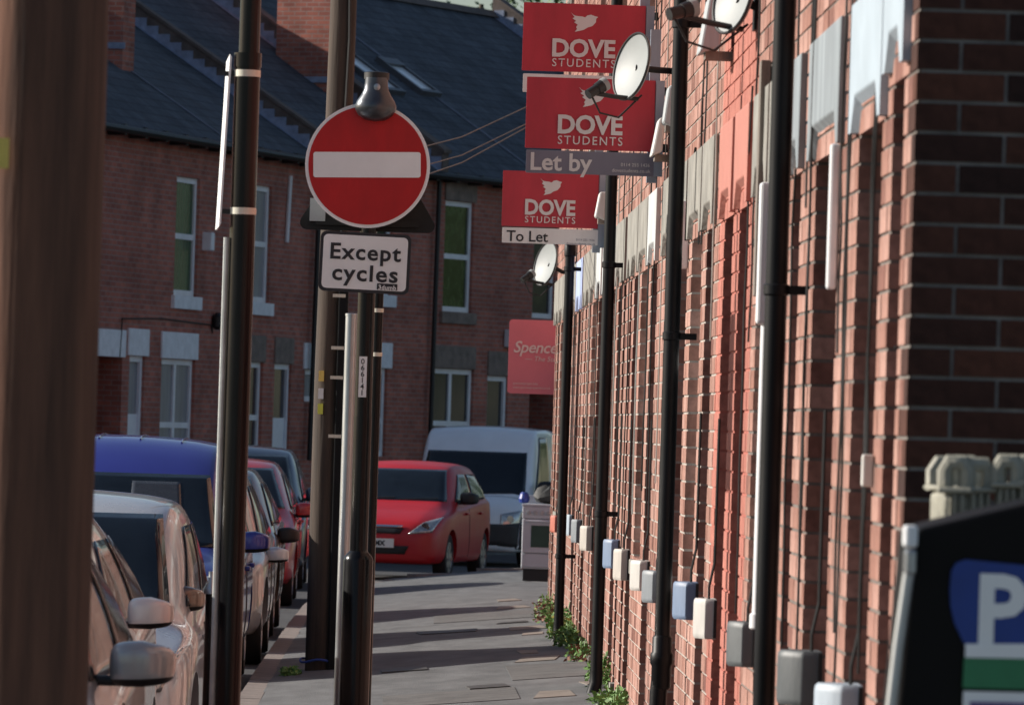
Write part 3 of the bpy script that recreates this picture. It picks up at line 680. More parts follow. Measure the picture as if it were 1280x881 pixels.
# wall details on the far terrace
def on_far(px, py, seg, out=.03):
    base, d = seg; u = line_u(px, base, d); p = base+d*u; n = Vector((d.y, -d.x))*out
    return Vector((p.x+n.x, p.y+n.y, z_at(px, py, base, d)))
o = MB().tube([on_far(149, 446, S1), on_far(151, 398, S1), on_far(200, 398, S1), on_far(262, 406, S1), on_far(264, 416, S1)], .012, 6).build('wall_cable', M_CABLE)
tag(o, 'black cable running along the shaded wall above the white lintels', 'cable')
q = on_far(252, 302, S1); o = MB().cbox((0, 0, 0), (.16, .24, .28)).build('alarm_box', M_UPVCDIM, bevel=.02); o.location = q; o.rotation_euler = (0, 0, math.atan2(d1.y, d1.x)); tag(o, 'small white box on the shaded wall right of the green-curtained window', 'box')
q = on_far(266, 412, S1, .08); o = MB().lathe([(.03, 0), (.09, .05), (.09, .2), (.03, .26)], 10).build('floodlight', M_TRIM, None, True); o.location = q; tag(o, 'small black wall lamp at the end of the cable on the shaded wall', 'lamp')
o = MB().tube([on_far(355, 220, S1), on_far(353, 303, S1)], .035, 8).build('vent_pipe', M_UPVCDIM); tag(o, 'short white vertical pipe on the shaded upper wall left of the no entry sign', 'pipe')
q = on_far(634, 423, S2); o = MB().cbox((0, -.05, 0), (.30, .14, .30)).build('alarm_box', M_UPVCDIM, bevel=.02); o.location = q; o.rotation_euler = (0, 0, math.atan2(d2.y, d2.x)); tag(o, 'white box on the shaded wall beside the faded pink board', 'box')
o = MB().tube([on_far(388, 195, S2, .1), on_far(385, 575, S2, .1)], .04, 8).build('downpipe', M_TRIM, None, True); tag(o, 'thin dark downpipe on the shaded terrace where its wall bends', 'downpipe')
o = MB().tube([on_far(537, 205, S2, .1), on_far(535, 575, S2, .1)], .04, 8).build('downpipe', M_TRIM, None, True); tag(o, 'thin dark downpipe on the shaded terrace left of the leafy upper window', 'downpipe')

# ---------------------------------------------------------------- cars
def pchip(xs, ys, x):
    xs = np.asarray(xs, float); ys = np.asarray(ys, float); h = np.diff(xs); d = np.diff(ys)/h
    m = np.zeros_like(xs); m[0] = d[0]; m[-1] = d[-1]
    for i in range(1, len(xs)-1): m[i] = 0 if d[i-1]*d[i] <= 0 else 2*d[i-1]*d[i]/(d[i-1]+d[i])
    i = np.clip(np.searchsorted(xs, x)-1, 0, len(h)-1); t = (x-xs[i])/h[i]
    return (1+2*t)*(1-t)**2*ys[i]+t*(1-t)**2*h[i]*m[i]+t*t*(3-2*t)*ys[i+1]+t*t*(t-1)*h[i]*m[i+1]
class Car:
    def __init__(s, name, label, cat, loc, rz, pm, L=3.95, W=1.70, H=1.48, cowl=(.95, .98), rf=1.72, rr=3.35, nose=.70, tail='hatch', van=False, wb=(.78, 3.2), wr=.30, mirror_m=None, group=None, roof_w=.60, plate=None, sill=.22, bumper_black=False, mz=None, mirror_scale=1, lamp='swept', wst=.10, visor=None, mgap=.025):
        s.wst = wst; s.roof_w = roof_w; s.mgap = mgap
        s.L, s.W, s.H = L, W, H; hw = W/2; s.pm = pm
        cy, cz = cowl
        st = [ # y, w, zb, zs, zt, wt
            (0, hw*.62, .30, nose*.70, nose*.82, hw*.50),
            (.04, hw*.78, .25, nose*.82, nose*.93, hw*.60),
            (.14, hw*.90, sill, nose*.92, nose*1.03, hw*.68),
            (.40, hw*.97, sill, nose*1.06, nose*1.15, hw*.72),
            (cy, hw, sill, cz-.10, cz, hw*.76),
            (cy+.10, hw, sill, cz-.08, cz+.06*(1 if not van else 1.6), hw*.78),
            (rf, hw, sill, cz-.05, H-.055, hw*(roof_w+.12)),
            (rf+.25, hw, sill, cz-.03, H-.012, hw*(roof_w+.12)),
            ((rf+rr)/2, hw, sill, cz, H, hw*(roof_w+.13)),
            (rr, hw, sill, cz+.03, H-.03, hw*(roof_w+.10))]
        if tail == 'van': st += [(L-.10, hw*.99, sill, cz+.03, H-.05, hw*(roof_w+.10)), (L, hw*.93, .3, cz, H-.16, hw*(roof_w+.02))]
        else: st += [(L-.28, hw*.97, sill+.04, cz+.02, cz+.18, hw*.70), (L-.05, hw*.90, .30, cz-.10, cz-.02, hw*.66), (L, hw*.80, .36, cz-.22, cz-.16, hw*.60)]
        s.st = np.array(st); s.van = van
        s.root = thing(name, label, cat, loc, rz, group)
        s.body(wb, wr)
        g = s.glass(cy, cz, rf, rr, tail)
        s.front(nose, plate, cz, lamp, bumper_black)
        s.wheels(wb, wr)
        s.mirrors(cy, cz, mirror_m or pm, mz, mirror_scale)
        if visor: s.patch('sun_visor', visor, M_VISOR, 12, 8, .020)
        if visor:
            for xr in (-.42, -.14, .14, .42):
                pts = []
                for yr in np.linspace(s.st[6][0]+.12, s.st[9][0], 12):
                    r_ = s.sec(yr); up_ = r_[28:]; o_ = np.argsort(up_[:, 0]); pts.append((xr, yr, float(np.interp(abs(xr), up_[o_, 0], up_[o_, 1]))+.003))
                MB().tube(pts, .007, 6).build('roof_rib', pm, s.root, True)
        # door seams and handles
        for sd in (-1, 1):
            for yy in ((wb[0]+wb[1])/2-.05,):
                s.strip(sd, yy, sill+.08, cz-.08)
            for yy in ((wb[0]+wb[1])/2-.25, (wb[0]+wb[1])/2+.75):
                if van and yy > 2: continue
                x = s.width(yy, cz-.14)
                MB().cbox((sd*(x+.018), yy, cz-.14), (.035, .17, .03)).build('door_handle', pm, s.root, bevel=.008)
    def sec(s, y):
        w, zb, zs, zt, wt = [pchip(s.st[:, 0], s.st[:, k], y) for k in range(1, 6)]
        g = min(1, max(0, (zt-zs-.1)/.35))
        rail = zt-.02-.075*g
        pts = [(0, zb), (w*.80, zb), (w*.955, zb+.05), (w*.995, zb+.28*(zs-zb)), (w, zb+.62*(zs-zb)), (w*.985, zs-.06), (w*.945, zs)]
        x6, x8 = w*.945, wt
        pts += [((x6+x8)/2+.018*g, (zs+rail)/2+.004), (x8, rail), (wt*.84, zt-.028*g-.006), (wt*.42, zt-.006*g-.002), (0, zt)]
        p = np.array(pts); out = []
        n = len(p)
        ext = np.vstack([[-p[1][0], p[1][1]], p, [-p[-2][0], p[-2][1]]])
        for i in range(n-1):
            for t in (0, .25, .5, .75):
                a, b, c, d = ext[i], ext[i+1], ext[i+2], ext[i+3]
                tt = 1.0
                m1, m2 = (c-a)*.5*tt, (d-b)*.5*tt
                out.append((2*t**3-3*t*t+1)*b+(t**3-2*t*t+t)*m1+(-2*t**3+3*t*t)*c+(t**3-t*t)*m2)
        out.append(p[-1]); return np.array(out)
    def width(s, y, z):
        r = s.sec(y); x, zz = r[:, 0], r[:, 1]; best = 0
        for i in range(8, len(r)-1):
            a, b = zz[i], zz[i+1]
            if (a-z)*(b-z) <= 0 and abs(b-a) > 1e-9: best = max(best, x[i]+(x[i+1]-x[i])*(z-a)/(b-a))
        return best
    def front_y(s, x, z):
        if not hasattr(s, 'ws'):
            s.wy = np.concatenate([np.linspace(0, .2, 30), np.linspace(.21, 2.4, 180)]); s.ws = [s.sec(y) for y in s.wy]
        if not hasattr(s, 'wc'): s.wc = {}; s.A = np.array(s.ws)
        key = round(z, 4)
        if key not in s.wc:
            xx, zz = s.A[:, 8:, 0], s.A[:, 8:, 1]; a, b = zz[:, :-1], zz[:, 1:]; dn = np.where(np.abs(b-a) < 1e-9, 1e-9, b-a)
            t = (key-a)/dn; ok = (t >= 0) & (t <= 1)
            s.wc[key] = np.where(ok, xx[:, :-1]+(xx[:, 1:]-xx[:, :-1])*t, -.05).max(axis=1)
        f = s.wc[key]-abs(x); k = int(np.argmax(f >= 0))
        if f[k] < 0: return 2.2
        if k == 0: return s.wy[0]
        return s.wy[k-1]+(s.wy[k]-s.wy[k-1])*(-f[k-1])/(f[k]-f[k-1])
    def body(s, wb, wr):
        ys = np.concatenate([np.linspace(0, .14, 6), np.linspace(.2, s.st[4][0]+.1, 8), np.linspace(s.st[5][0]+.08, s.st[7][0], 9), np.linspace(s.st[7][0]+.1, s.st[9][0], 12), np.linspace(s.st[9][0]+.08, s.L, 10)])
        mb = MB(); n = None
        for y in ys:
            r = s.sec(y); h = [(x, y, z) for x, z in r]; ring = h + [(-x, y_, z) for x, y_, z in h[-2:0:-1]]
            n = len(ring); mb.v += ring; mb.r += [.5]*n
        m = len(ys)
        for i in range(m-1):
            for k in range(n): mb.f.append((i*n+k, i*n+(k+1) % n, (i+1)*n+(k+1) % n, (i+1)*n+k))
        mb.f += [tuple(range(n))[::-1], tuple((m-1)*n+k for k in range(n))]
        me = mb.mesh('body'); o = bpy.data.objects.new('tmp', me); col.objects.link(o)
        cut = MB()
        for y in wb:
            for sd in (-1, 1):
                cut.lathe([(wr+.055, -.18), (wr+.055, .3)], 28, Matrix.Translation((sd*(s.W/2-.02), y, wr)) @ Matrix.Rotation(sd*math.pi/2, 4, 'Y'))
        cm = cut.mesh('cut'); co = bpy.data.objects.new('tmpcut', cm); col.objects.link(co)
        md = o.modifiers.new('b', 'BOOLEAN'); md.operation = 'DIFFERENCE'; md.object = co; md.solver = 'EXACT'
        dg = bpy.context.evaluated_depsgraph_get(); dg.update()
        nm = bpy.data.meshes.new_from_object(o.evaluated_get(dg))
        bpy.data.objects.remove(o); bpy.data.objects.remove(co)
        nm.name = 'body'; nm.materials.clear()
        s.b = link('body', nm, s.pm, s.root, smooth=True)
    def patch(s, name, corners, m, nu=10, nv=8, off=.006, mode='front', parent=None, smooth=True):
        c = [np.array(q, float) for q in corners]; mb = MB(); vs = []
        for j in range(nv+1):
            for i in range(nu+1):
                u, v = i/nu, j/nv; q = (c[0]*(1-u)+c[1]*u)*(1-v)+(c[3]*(1-u)+c[2]*u)*v
                if mode == 'front': vs.append((q[0], s.front_y(q[0], q[1])-off, q[1]))
                else: vs.append((mode*(s.width(q[0], q[1])+off), q[0], q[1]))
        fs = [(j*(nu+1)+i, j*(nu+1)+i+1, (j+1)*(nu+1)+i+1, (j+1)*(nu+1)+i) for j in range(nv) for i in range(nu)]
        mb.add(vs, fs)
        o = mb.build(name, m, parent or s.root, smooth=False); o.data.polygons.foreach_set('use_smooth', [True]*len(fs))
        sm = o.modifiers.new('solid', 'SOLIDIFY'); sm.thickness = .004; sm.offset = 0
        return o
    def glass(s, cy, cz, rf, rr, tail):
        hw = s.W/2; H = s.H
        zt = H-s.wst; xb, xt = hw*.83, hw*(s.roof_w+.05)
        wsn = s.patch('windscreen', [(-xb, cz+.015), (xb, cz+.015), (xt, zt), (-xt, zt)], M_CARGLASS, 28, 16, .014)
        wsn.data.materials[0] = M_CARGLASS
        for k, xx in enumerate((-.45, .1)):
            pts = [(xx+.5*t, s.front_y(xx+.5*t, cz+.03+.02*t)-.02, cz+.03+.02*t) for t in (0, .5, 1)]
            MB().tube(pts, .009, 5).build('wiper', M_TRIM, s.root)
        zb_ = cz+.01; zt_ = H-.155; mid = (s.st[4][0]+rr)/2+.25
        for sd in (-1, 1):
            ya = rf-.30 if not s.van else rf-.35
            s.patch('side_window', [(ya-.12, zb_), (mid-.06, zb_), (mid-.06, zt_), (rf+.18, zt_)], M_CARGLASS, 10, 8, .007, mode=sd)
            if not s.van: s.patch('side_window', [(mid+.03, zb_), (rr+.10, zb_+.04), (rr-.15, zt_), (mid+.03, zt_)], M_CARGLASS, 10, 8, .007, mode=sd)
    def strip(s, sd, y, z0, z1):
        zs = np.linspace(z0, z1, 8); pts = [(sd*(s.width(y, z)+.0005), y, z) for z in zs]
        MB().tube(pts, .005, 4).build('door_seam', M_TRIM, s.root)
    def front(s, nose, plate, cz, lamp, bb):
        hw = s.W/2
        for sd in (-1, 1):
            if lamp == 'round': c = [(sd*hw*.48, nose*.74), (sd*hw*.86, nose*.74), (sd*hw*.88, nose*1.06), (sd*hw*.50, nose*1.0)]
            elif lamp == 'van': c = [(sd*hw*.62, nose*.66), (sd*hw*.92, nose*.70), (sd*hw*.93, nose*.93), (sd*hw*.62, nose*.86)]
            else: c = [(sd*hw*.50, nose*.80), (sd*hw*.84, nose*.84), (sd*hw*.93, nose*1.10), (sd*hw*.70, nose*1.0)]
            hl = s.patch('headlight', c, M_LAMP, 8, 6, .010)
            cc = np.mean([np.array(q) for q in c], axis=0)
            yy = s.front_y(cc[0], cc[1])
            MB().lathe([(.0, 0), (.045, .004), (.055, .012), (.05, .02)], 14, Matrix.Translation((cc[0], yy-.012, cc[1])) @ Matrix.Rotation(math.pi/2, 4, 'X')).build('lens', M_CHROME, hl, True)
        s.patch('grille', [(-hw*.38, nose*.80), (hw*.38, nose*.80), (hw*.44, nose*.90), (-hw*.44, nose*.90)], M_TRIM, 8, 3, .012)
        s.patch('grille_bar', [(-hw*.40, nose*.91), (hw*.40, nose*.91), (hw*.42, nose*.945), (-hw*.42, nose*.945)], M_CHROME, 8, 2, .018)
        s.patch('air_intake', [(-hw*.45, .32), (hw*.45, .32), (hw*.52, nose*.60), (-hw*.52, nose*.60)], M_TRIM, 8, 4, .008)
        if bb:
            s.patch('bumper', [(-hw*.93, .27), (hw*.93, .27), (hw*.93, nose*.70), (-hw*.93, nose*.70)], M_BUMPER, 24, 8, .02)
            for sd in (-1, 1): s.patch('bumper_corner', [(.12, .27), (.46, .27), (.46, nose*.70), (.12, nose*.70)], M_BUMPER, 8, 5, .018, mode=sd)
        yp = s.front_y(0, nose*.66)-.035
        pl = MB().cbox((0, yp, nose*.64), (.52, .012, .111)).build('number_plate', M_PLATE, s.root)
        if plate:
            t = text_mesh(plate, .085, M_TEXTBLACK, offset=.004); tx = link('registration', t, M_TEXTBLACK, pl); tx.location = (-.235, yp-.008, nose*.64-.03); tx.rotation_euler = (math.pi/2, 0, 0)
    def wheels(s, wb, wr):
        for y in wb:
            for sd in (-1, 1):
                M0 = Matrix.Translation((sd*(s.W/2-.12), y, wr)) @ Matrix.Rotation(sd*math.pi/2, 4, 'Y')
                ty = MB().lathe([(wr*.62, -.08), (wr*.95, -.085), (wr, -.06), (wr, .06), (wr*.95, .085), (wr*.62, .08)], 28, M0).build('wheel', M_TYRE, s.root, True)
                r = MB().lathe([(wr*.60, .04), (wr*.64, .083), (wr*.60, .086), (wr*.56, .05)], 24, M0)
                for k in range(7):
                    a = 2*math.pi*k/7; ca, sa = math.cos(a), math.sin(a); hwid = .028
                    q = [(-hwid*sa+.04*ca, hwid*ca+.04*sa), (hwid*sa+.04*ca, -hwid*ca+.04*sa), (hwid*sa*1.4+wr*.60*ca, -hwid*ca*1.4+wr*.60*sa), (-hwid*sa*1.4+wr*.60*ca, hwid*ca*1.4+wr*.60*sa)]
                    r.add([M0 @ Vector((x, y_, .082)) for x, y_ in q]+[M0 @ Vector((x, y_, .055)) for x, y_ in q], [(0, 1, 2, 3), (0, 4, 5, 1), (1, 5, 6, 2), (2, 6, 7, 3), (3, 7, 4, 0)])
                r.lathe([(.05, .05), (.05, .088), (.02, .09)], 12, M0)
                r.build('rim', M_RIM, ty)
    def mirrors(s, cy, cz, mm, mz, k):
        for sd in (-1, 1):
            y = cy+.48; z = (mz or cz+.06); x0 = s.width(y, cz-.02)
            cx_, hw_, hh, hd = x0+s.mgap+.115*k, .115*k, .080*k, .085*k
            nu, nv = 28, 20; up, lo = MB(), MB(); vs = []
            def se(c, e): return math.copysign(abs(c)**e, c)
            for j in range(nv+1):
                ph = -math.pi/2+math.pi*j/nv
                for i in range(nu):
                    th = 2*math.pi*i/nu
                    xx = se(math.cos(ph), .38)*se(math.cos(th), .45); yy = se(math.cos(ph), .5)*se(math.sin(th), .7); zz = se(math.sin(ph), .55)
                    tap = (1-.40*max(0, xx)-.05*max(0, -xx)) if zz > 0 else 1-.12*max(0, xx); sw = .05*max(0, xx)**2
                    vs.append((sd*(cx_+hw_*xx), y+hd*(yy if yy < 0 else yy*.35)+sw, z+hh*(zz*tap+.05*xx)))
            cut = int(nv*.36)
            fq = lambda j: [(j*nu+i, j*nu+(i+1) % nu, (j+1)*nu+(i+1) % nu, (j+1)*nu+i) for i in range(nu)]
            up.add(vs, [f for j in range(cut, nv) for f in fq(j)]); lo.add([(a, b+.0, c) for a, b, c in vs], [f for j in range(0, cut) for f in fq(j)])
            ho = up.build('mirror', mm, s.root, True); lo.build('lower_shell', M_TRIM, ho, True)
            xa, xb2 = sorted((sd*x0*.97, sd*(cx_-hw_*.3)))
            MB().box((xa, y-.03, z-hh*1.0), (xb2, y+.02, z-hh*.55)).build('arm', M_TRIM, ho, bevel=.012)
            MB().cbox((sd*cx_, y+hd*.33+.002, z), (hw_*1.6, .006, hh*1.45)).build('mirror_glass', M_CHROME, ho, bevel=.002)
M_VISOR = mat('visor_pale', (.035, .04, .05), .25, var=.1)
M_BUMPER = mat('dark_bumper', (.035, .034, .034), .55, var=.2)
def text_mesh(txt, size, m, offset=0, align='LEFT', spacing=1, extrude=.0008, shear=0):
    c = bpy.data.curves.new('txt', 'FONT'); c.body = txt; c.size = size; c.offset = offset; c.align_x = align; c.space_character = spacing; c.extrude = extrude; c.shear = shear; c.resolution_u = 3
    o = bpy.data.objects.new('txt', c); col.objects.link(o)
    dg = bpy.context.evaluated_depsgraph_get(); dg.update()
    me = bpy.data.meshes.new_from_object(o.evaluated_get(dg)); me.name = 'lettering'
    bpy.data.objects.remove(o); me.materials.clear(); me.materials.append(m); return me
SILVER = paint('silver', (.55, .59, .63), .35, .28); SILVER2 = paint('silver_warm', (.56, .60, .64), .3, .28); GREYS = paint('grey_silver', (.36, .37, .38), .35, .3)
BLUE = paint('blue', (.035, .045, .30), .25, .3); BRONZE = paint('bronze', (.20, .15, .12), .6, .3); RED = paint('red', (.42, .012, .018), 0, .38, .12); REDPALE = paint('red_far', (.42, .03, .035), .1, .3)
NAVY = paint('navy', (.03, .045, .08), .3, .3); VANW = paint('van_white', (.84, .87, .90), 0, .32)
GR = 'cars parked along the left kerb'
def carx(side, W): return side-W/2
Car('parked_car', 'nearest silver parked car, grey door mirror, partly behind the near wooden pole', 'car', (carx(-.82, 1.72), 17.2, road_z(0, 18)), 0, SILVER, H=1.52, cowl=(1.0, 1.0), mirror_m=GREYS, group=GR, mz=1.06, mirror_scale=.86)
Car('parked_car', 'second silver parked car with a bright white door mirror', 'car', (carx(-1.00, 1.70), 22.3, road_z(0, 23)), 0, SILVER2, H=1.46, cowl=(.95, .98), mirror_m=paint('mirror_sky_lit', (.72, .71, .69), .1, .3), group=GR, mz=1.05, mirror_scale=.76)  # mirror housing painted white to show silver lit by the sky
Car('parked_car', 'third silver parked car, rounded roof and windscreen in view, brownish door mirror', 'car', (carx(-.91, 1.70), 27.3, road_z(0, 28)), 0, SILVER2, L=4.1, H=1.44, cowl=(.95, .92), rf=1.7, rr=3.3, roof_w=.70, mirror_m=BRONZE, group=GR, mz=.96, mirror_scale=.74, mgap=-.11)  # bronze mirror colour stands in for brick reflected in a silver housing
Car('parked_car', 'tall blue people carrier parked with its windscreen towards us', 'car', (carx(-1.07, 1.75), 40.2, road_z(0, 41)), 0, BLUE, L=4.25, W=1.78, H=1.66, cowl=(.85, .93), rf=1.95, rr=3.7, nose=.74, roof_w=.66, lamp='round', group=GR, mz=.98, wb=(.8, 3.45), mirror_scale=.9, wst=.25, visor=[(.12, 1.20), (.46, 1.20), (.44, 1.36), (.12, 1.36)])
Car('parked_car', 'silver grey parked car right behind the blue people carrier', 'car', (carx(-1.0, 1.66), 45.6, road_z(0, 46)), 0, GREYS, L=3.8, W=1.66, H=1.46, cowl=(.9, .90), rf=1.6, rr=3.2, wb=(.7, 3.0), mirror_m=SILVER, group=GR, mz=.80, lamp='round', mirror_scale=.75)
Car('parked_car', 'bronze parked car with black door mirror, before the red one', 'car', (carx(-1.06, 1.70), 52.6, road_z(0, 53)), 0, BRONZE, L=4.0, mirror_m=M_TRIM, group=GR, H=1.45, cowl=(.95, .93), mz=.86, mirror_scale=.85)
Car('parked_car', 'red parked car with red door mirror in the left row', 'car', (carx(-1.10, 1.70), 63.5, road_z(0, 64)), 0, REDPALE, L=4.0, H=1.50, group=GR, mz=.98)
Car('parked_car', 'dark navy people carrier, farthest of the left row, behind the red car', 'car', (carx(-1.12, 1.76), 70.6, road_z(0, 71)), 0, NAVY, L=4.3, W=1.78, H=1.62, cowl=(.9, 1.02), rf=1.75, rr=3.7, wb=(.8, 3.4), group=GR, roof_w=.64)
q = P(466, 718, 78.0)
Car('parked_car', 'red hatchback facing us at the road bend in front of the white van', 'car', (q.x, 77.6, road_z(0, 79)), R(-10.5), RED, L=3.95, W=1.71, H=1.49, cowl=(1.0, .98), rf=1.75, rr=3.3, nose=.74, mirror_m=M_TRIM, plate='YT09 EMX', wb=(.80, 3.30), roof_w=.64)
q = P(573, 711, 90.0)
Car('parked_van', 'white panel van with dark windscreen and black bumper behind the red hatchback', 'van', (q.x, 90.0, road_z(0, 91)), R(-10), VANW, L=4.5, W=1.90, H=2.04, cowl=(.85, 1.02), rf=1.75, rr=3.9, nose=.90, tail='van', van=True, roof_w=.72, bumper_black=True, lamp='van', mirror_m=M_TRIM, wb=(.85, 3.7), wr=.33, mirror_scale=1.35, mz=1.15, wst=.38)

# ---------------------------------------------------------------- poles and posts
def ground_at(x, y): return pav_z(x, y) if x > -.9 else road_z(x, y)
def vpole(px, py, Y): 
    p = P(px, py, Y); return p.x, p.y
x, y = vpole(40, 440, 14.6)
t = thing('telegraph_pole', 'thick brown wooden pole close by at the left edge, out of focus', 'pole', (x, y, ground_at(x, y)))
MB().tube([(0, 0, -.3), (0, 0, 1), (0.004, 0, 2.5), (0, 0, 4.5), (0, 0, 7.5)], [.162, .156, .150, .142, .125], 28).build('shaft', M_WOOD, t, True)
q = P(3, 195, 14.6); MB().cbox((q.x-x, q.y-y-.155, q.z-ground_at(x, y)), (.05, .01, .07)).build('tag', mat('yellow_tag', (.75, .55, .12), .5), t)
x, y = vpole(408, 560, 41.6); gz = ground_at(x, y)
t = thing('telegraph_pole', 'weathered wooden telegraph pole behind the no entry sign', 'pole', (x, y, gz))
MB().tube([(0, 0, -.2), (0, 0, 2), (.02, 0, 4.3), (.03, 0, 8)], [.098, .094, .088, .078], 20).build('shaft', M_WOODFAR, t, True)
gd = MB(); gd.prism([(-.032, -.02), (.032, -.02), (.032, .03), (-.032, .03)], lambda u, v, z: (.085+u, -.085+v-.02, z), .0, 2.72); gd.build('cable_guard', M_BLACK, t, bevel=.008)
for py in (370, 435, 472, 545):
    zz = P(420, py, 41.6).z-gz; MB().cbox((.055, -.138, zz), (.085, .01, .022)).build('band', M_CREAM, t)
MB().tube([(.06, -.10, 2.7), (.05, -.105, 3.4), (.07, -.095, 4.2), (.04, -.1, 5.5)], .012, 6).build('cable', M_CABLE, t)
for py, c in ((470, (.85, .60, .15)), (492, (.80, .80, .78)), (511, (.70, .72, .10))):
    zz = P(404, py, 41.6).z-gz; MB().box((-.065, -.1, zz-.035), (-.03, -.086, zz+.035)).build('sticker', mat('sticker%d' % py, c, .5), t)
MB().tube([(.13*math.cos(a), .13*math.sin(a), .06+.012*math.sin(3*a)) for a in np.linspace(0, 6.6, 30)], .008, 6).build('cord', mat('blue_cord', (.03, .07, .32), .6), t)

# black post with an edge-on sign, left
Y = 24.0; x, y = vpole(297, 480, Y); gz = ground_at(x, y)
t = thing('sign_post', 'tall black post with a sign plate seen edge-on, in front of the blue car', 'sign post', (x, y, gz))
def zz_(px, py, Y): return P(px, py, Y).z-gz
ztop = zz_(306, 78, Y)
MB().tube([(0, 0, -.1), (0, 0, ztop)], .049, 24).build('shaft', M_BLACKPOST, t, True)
MB().tube([(0, 0, ztop-.02), (0, 0, ztop+.035)], .053, 24).build('collar', M_BLACKPOST, t, True)
MB().tube([(0.004, 0, ztop), (.004, 0, ztop+2.2)], .040, 24).build('upper_shaft', M_BLACKPOST, t, True)
pa, pb = P(289, 68, Y), P(275, 283, Y)
pl = MB(); a0 = pa-Vector((x, y, gz)); b0 = pb-Vector((x, y, gz))
pl.add([(a0.x-.004, -.02, a0.z), (a0.x+.004, -.02, a0.z-.01), (b0.x+.004, -.02, b0.z+.01), (b0.x-.004, -.02, b0.z), (a0.x-.03-.004, .52, a0.z), (a0.x-.03+.004, .52, a0.z), (b0.x-.03+.004, .52, b0.z), (b0.x-.03-.004, .52, b0.z)],
       [(0, 1, 2, 3), (7, 6, 5, 4), (0, 4, 5, 1), (1, 5, 6, 2), (2, 6, 7, 3), (3, 7, 4, 0)])
pl.build('sign_plate', M_SIGNWHITE, t)
for py in (92, 264):
    zc_ = zz_(300, py, Y)
    MB().lathe([(.051, -.013), (.051, .013)], 24, Matrix.Translation((0, 0, zc_))).build('clip', M_CREAM, t, True)
    MB().box((-.085, -.015, zc_-.012), (-.05, .02, zc_+.006)).build('bracket', M_TRIM, t)
MB().tube([(-.060, -.01, -.1), (-.060, -.01, zz_(286, 297, Y))], .011, 8).build('conduit', mat('pale_conduit', (.45, .47, .45), .5, var=.25), t, True)
x, y = vpole(262, 800, 25); gz = ground_at(x, y)
t = thing('short_post', 'short thin dark post with a pale cap at the foot of the tall black post', 'post', (x, y, gz))
h = P(264, 742, 25).z-gz
MB().tube([(0, 0, -.1), (0, 0, h)], .022, 12).build('shaft', M_BLACKPOST, t, True); MB().lathe([(.03, 0), (.03, .02), (.012, .05), (.012, .09)], 12, Matrix.Translation((0, 0, h))).build('cap', M_GALV, t, True)

# no entry sign
Y = 30.0; x, y = vpole(451, 600, Y); gz = ground_at(x, y); O = Vector((x, y, gz))
t = thing('traffic_sign', 'red round no entry sign with cycles plate and lamp hood on black post', 'traffic sign', O)
def loc(px, py, Yq=Y): return P(px, py, Yq)-O
MB().tube([(0, 0, 1.6), (0, 0, loc(466, 105).z)], .041, 24).build('shaft', M_BLACKPOST, t, True)
zsh = loc(446, 700).z
MB().lathe([(.072, -.1), (.072, zsh), (.066, zsh+.02), (.043, zsh+.045), (.043, 1.65)], 28).build('base', M_BLACKPOST, t, True)
c = loc(459.5, 207, Y-.07); yd = c.y
def disc(mb, c, r, y0, y1, n=64):
    vs = [(c.x+r*math.cos(2*math.pi*k/n), y0, c.z+r*math.sin(2*math.pi*k/n)) for k in range(n)]+[(c.x+r*math.cos(2*math.pi*k/n), y1, c.z+r*math.sin(2*math.pi*k/n)) for k in range(n)]
    mb.add(vs, [tuple(range(n)), tuple(range(n, 2*n))[::-1]]+[(k, n+k, n+(k+1) % n, (k+1) % n) for k in range(n)])
def rrect(cx, cz, w_, h_, r, rot=0, n=6):
    pts = []
    for sx, sz, a0 in ((1, 1, 0), (-1, 1, 90), (-1, -1, 180), (1, -1, 270)):
        for k in range(n+1):
            a = R(a0+90*k/n); pts.append((sx*(w_/2-r)+r*math.cos(a), sz*(h_/2-r)+r*math.sin(a)))
    cr, sr = math.cos(rot), math.sin(rot)
    return [(cx+u*cr-v*sr, cz+u*sr+v*cr) for u, v in pts]
def slabxz(mb, poly, y0, y1): mb.prism(poly, lambda u, v, t_: (u, t_, v), y1, y0); return mb
mb = MB(); disc(mb, c, .300, yd, yd+.012); mb.build('rim', M_SIGNWHITE, t)
mb = MB(); disc(mb, c, .284, yd-.003, yd-.0004); face = mb.build('sign_face', M_SIGNRED, t)
slabxz(MB(), rrect(c.x-.003, c.z+.003, .515, .122, .012, -R(-1.6)), yd-.006, yd-.0032).build('white_bar', M_SIGNWHITE, t)
# triangle facing the other way, behind
tc = loc(459, 288, Y+.06); s_ = .335
tri = []
for a0, cc in ((-90, (-s_, 0)), (30, (s_, 0)), (150, (0, s_*1.732))):
    pass
cor = [(-s_+.045, .03), (s_-.045, .03), (0, s_*1.732-.075)]
for (ux, uz), a0 in zip(cor, (150, 270, 30)):
    for k in range(7): a = R(a0+120*k/6); tri.append((tc.x+ux+.035*math.cos(a), tc.z+uz+.035*math.sin(a)))
slabxz(MB(), tri, tc.y, tc.y+.004).build('warning_triangle_back', M_SIGNGREY, t)
slabxz(MB(), rrect(tc.x, tc.z+.035, .50, .03, .004), tc.y-.02, tc.y-.001).build('channel', M_SIGNGREY, t)
p = loc(397, 262, Y+.03); MB().cbox((p.x, tc.y-.012, p.z), (.075, .018, .11)).build('bracket_plate', M_SIGNLIGHTGREY, t)
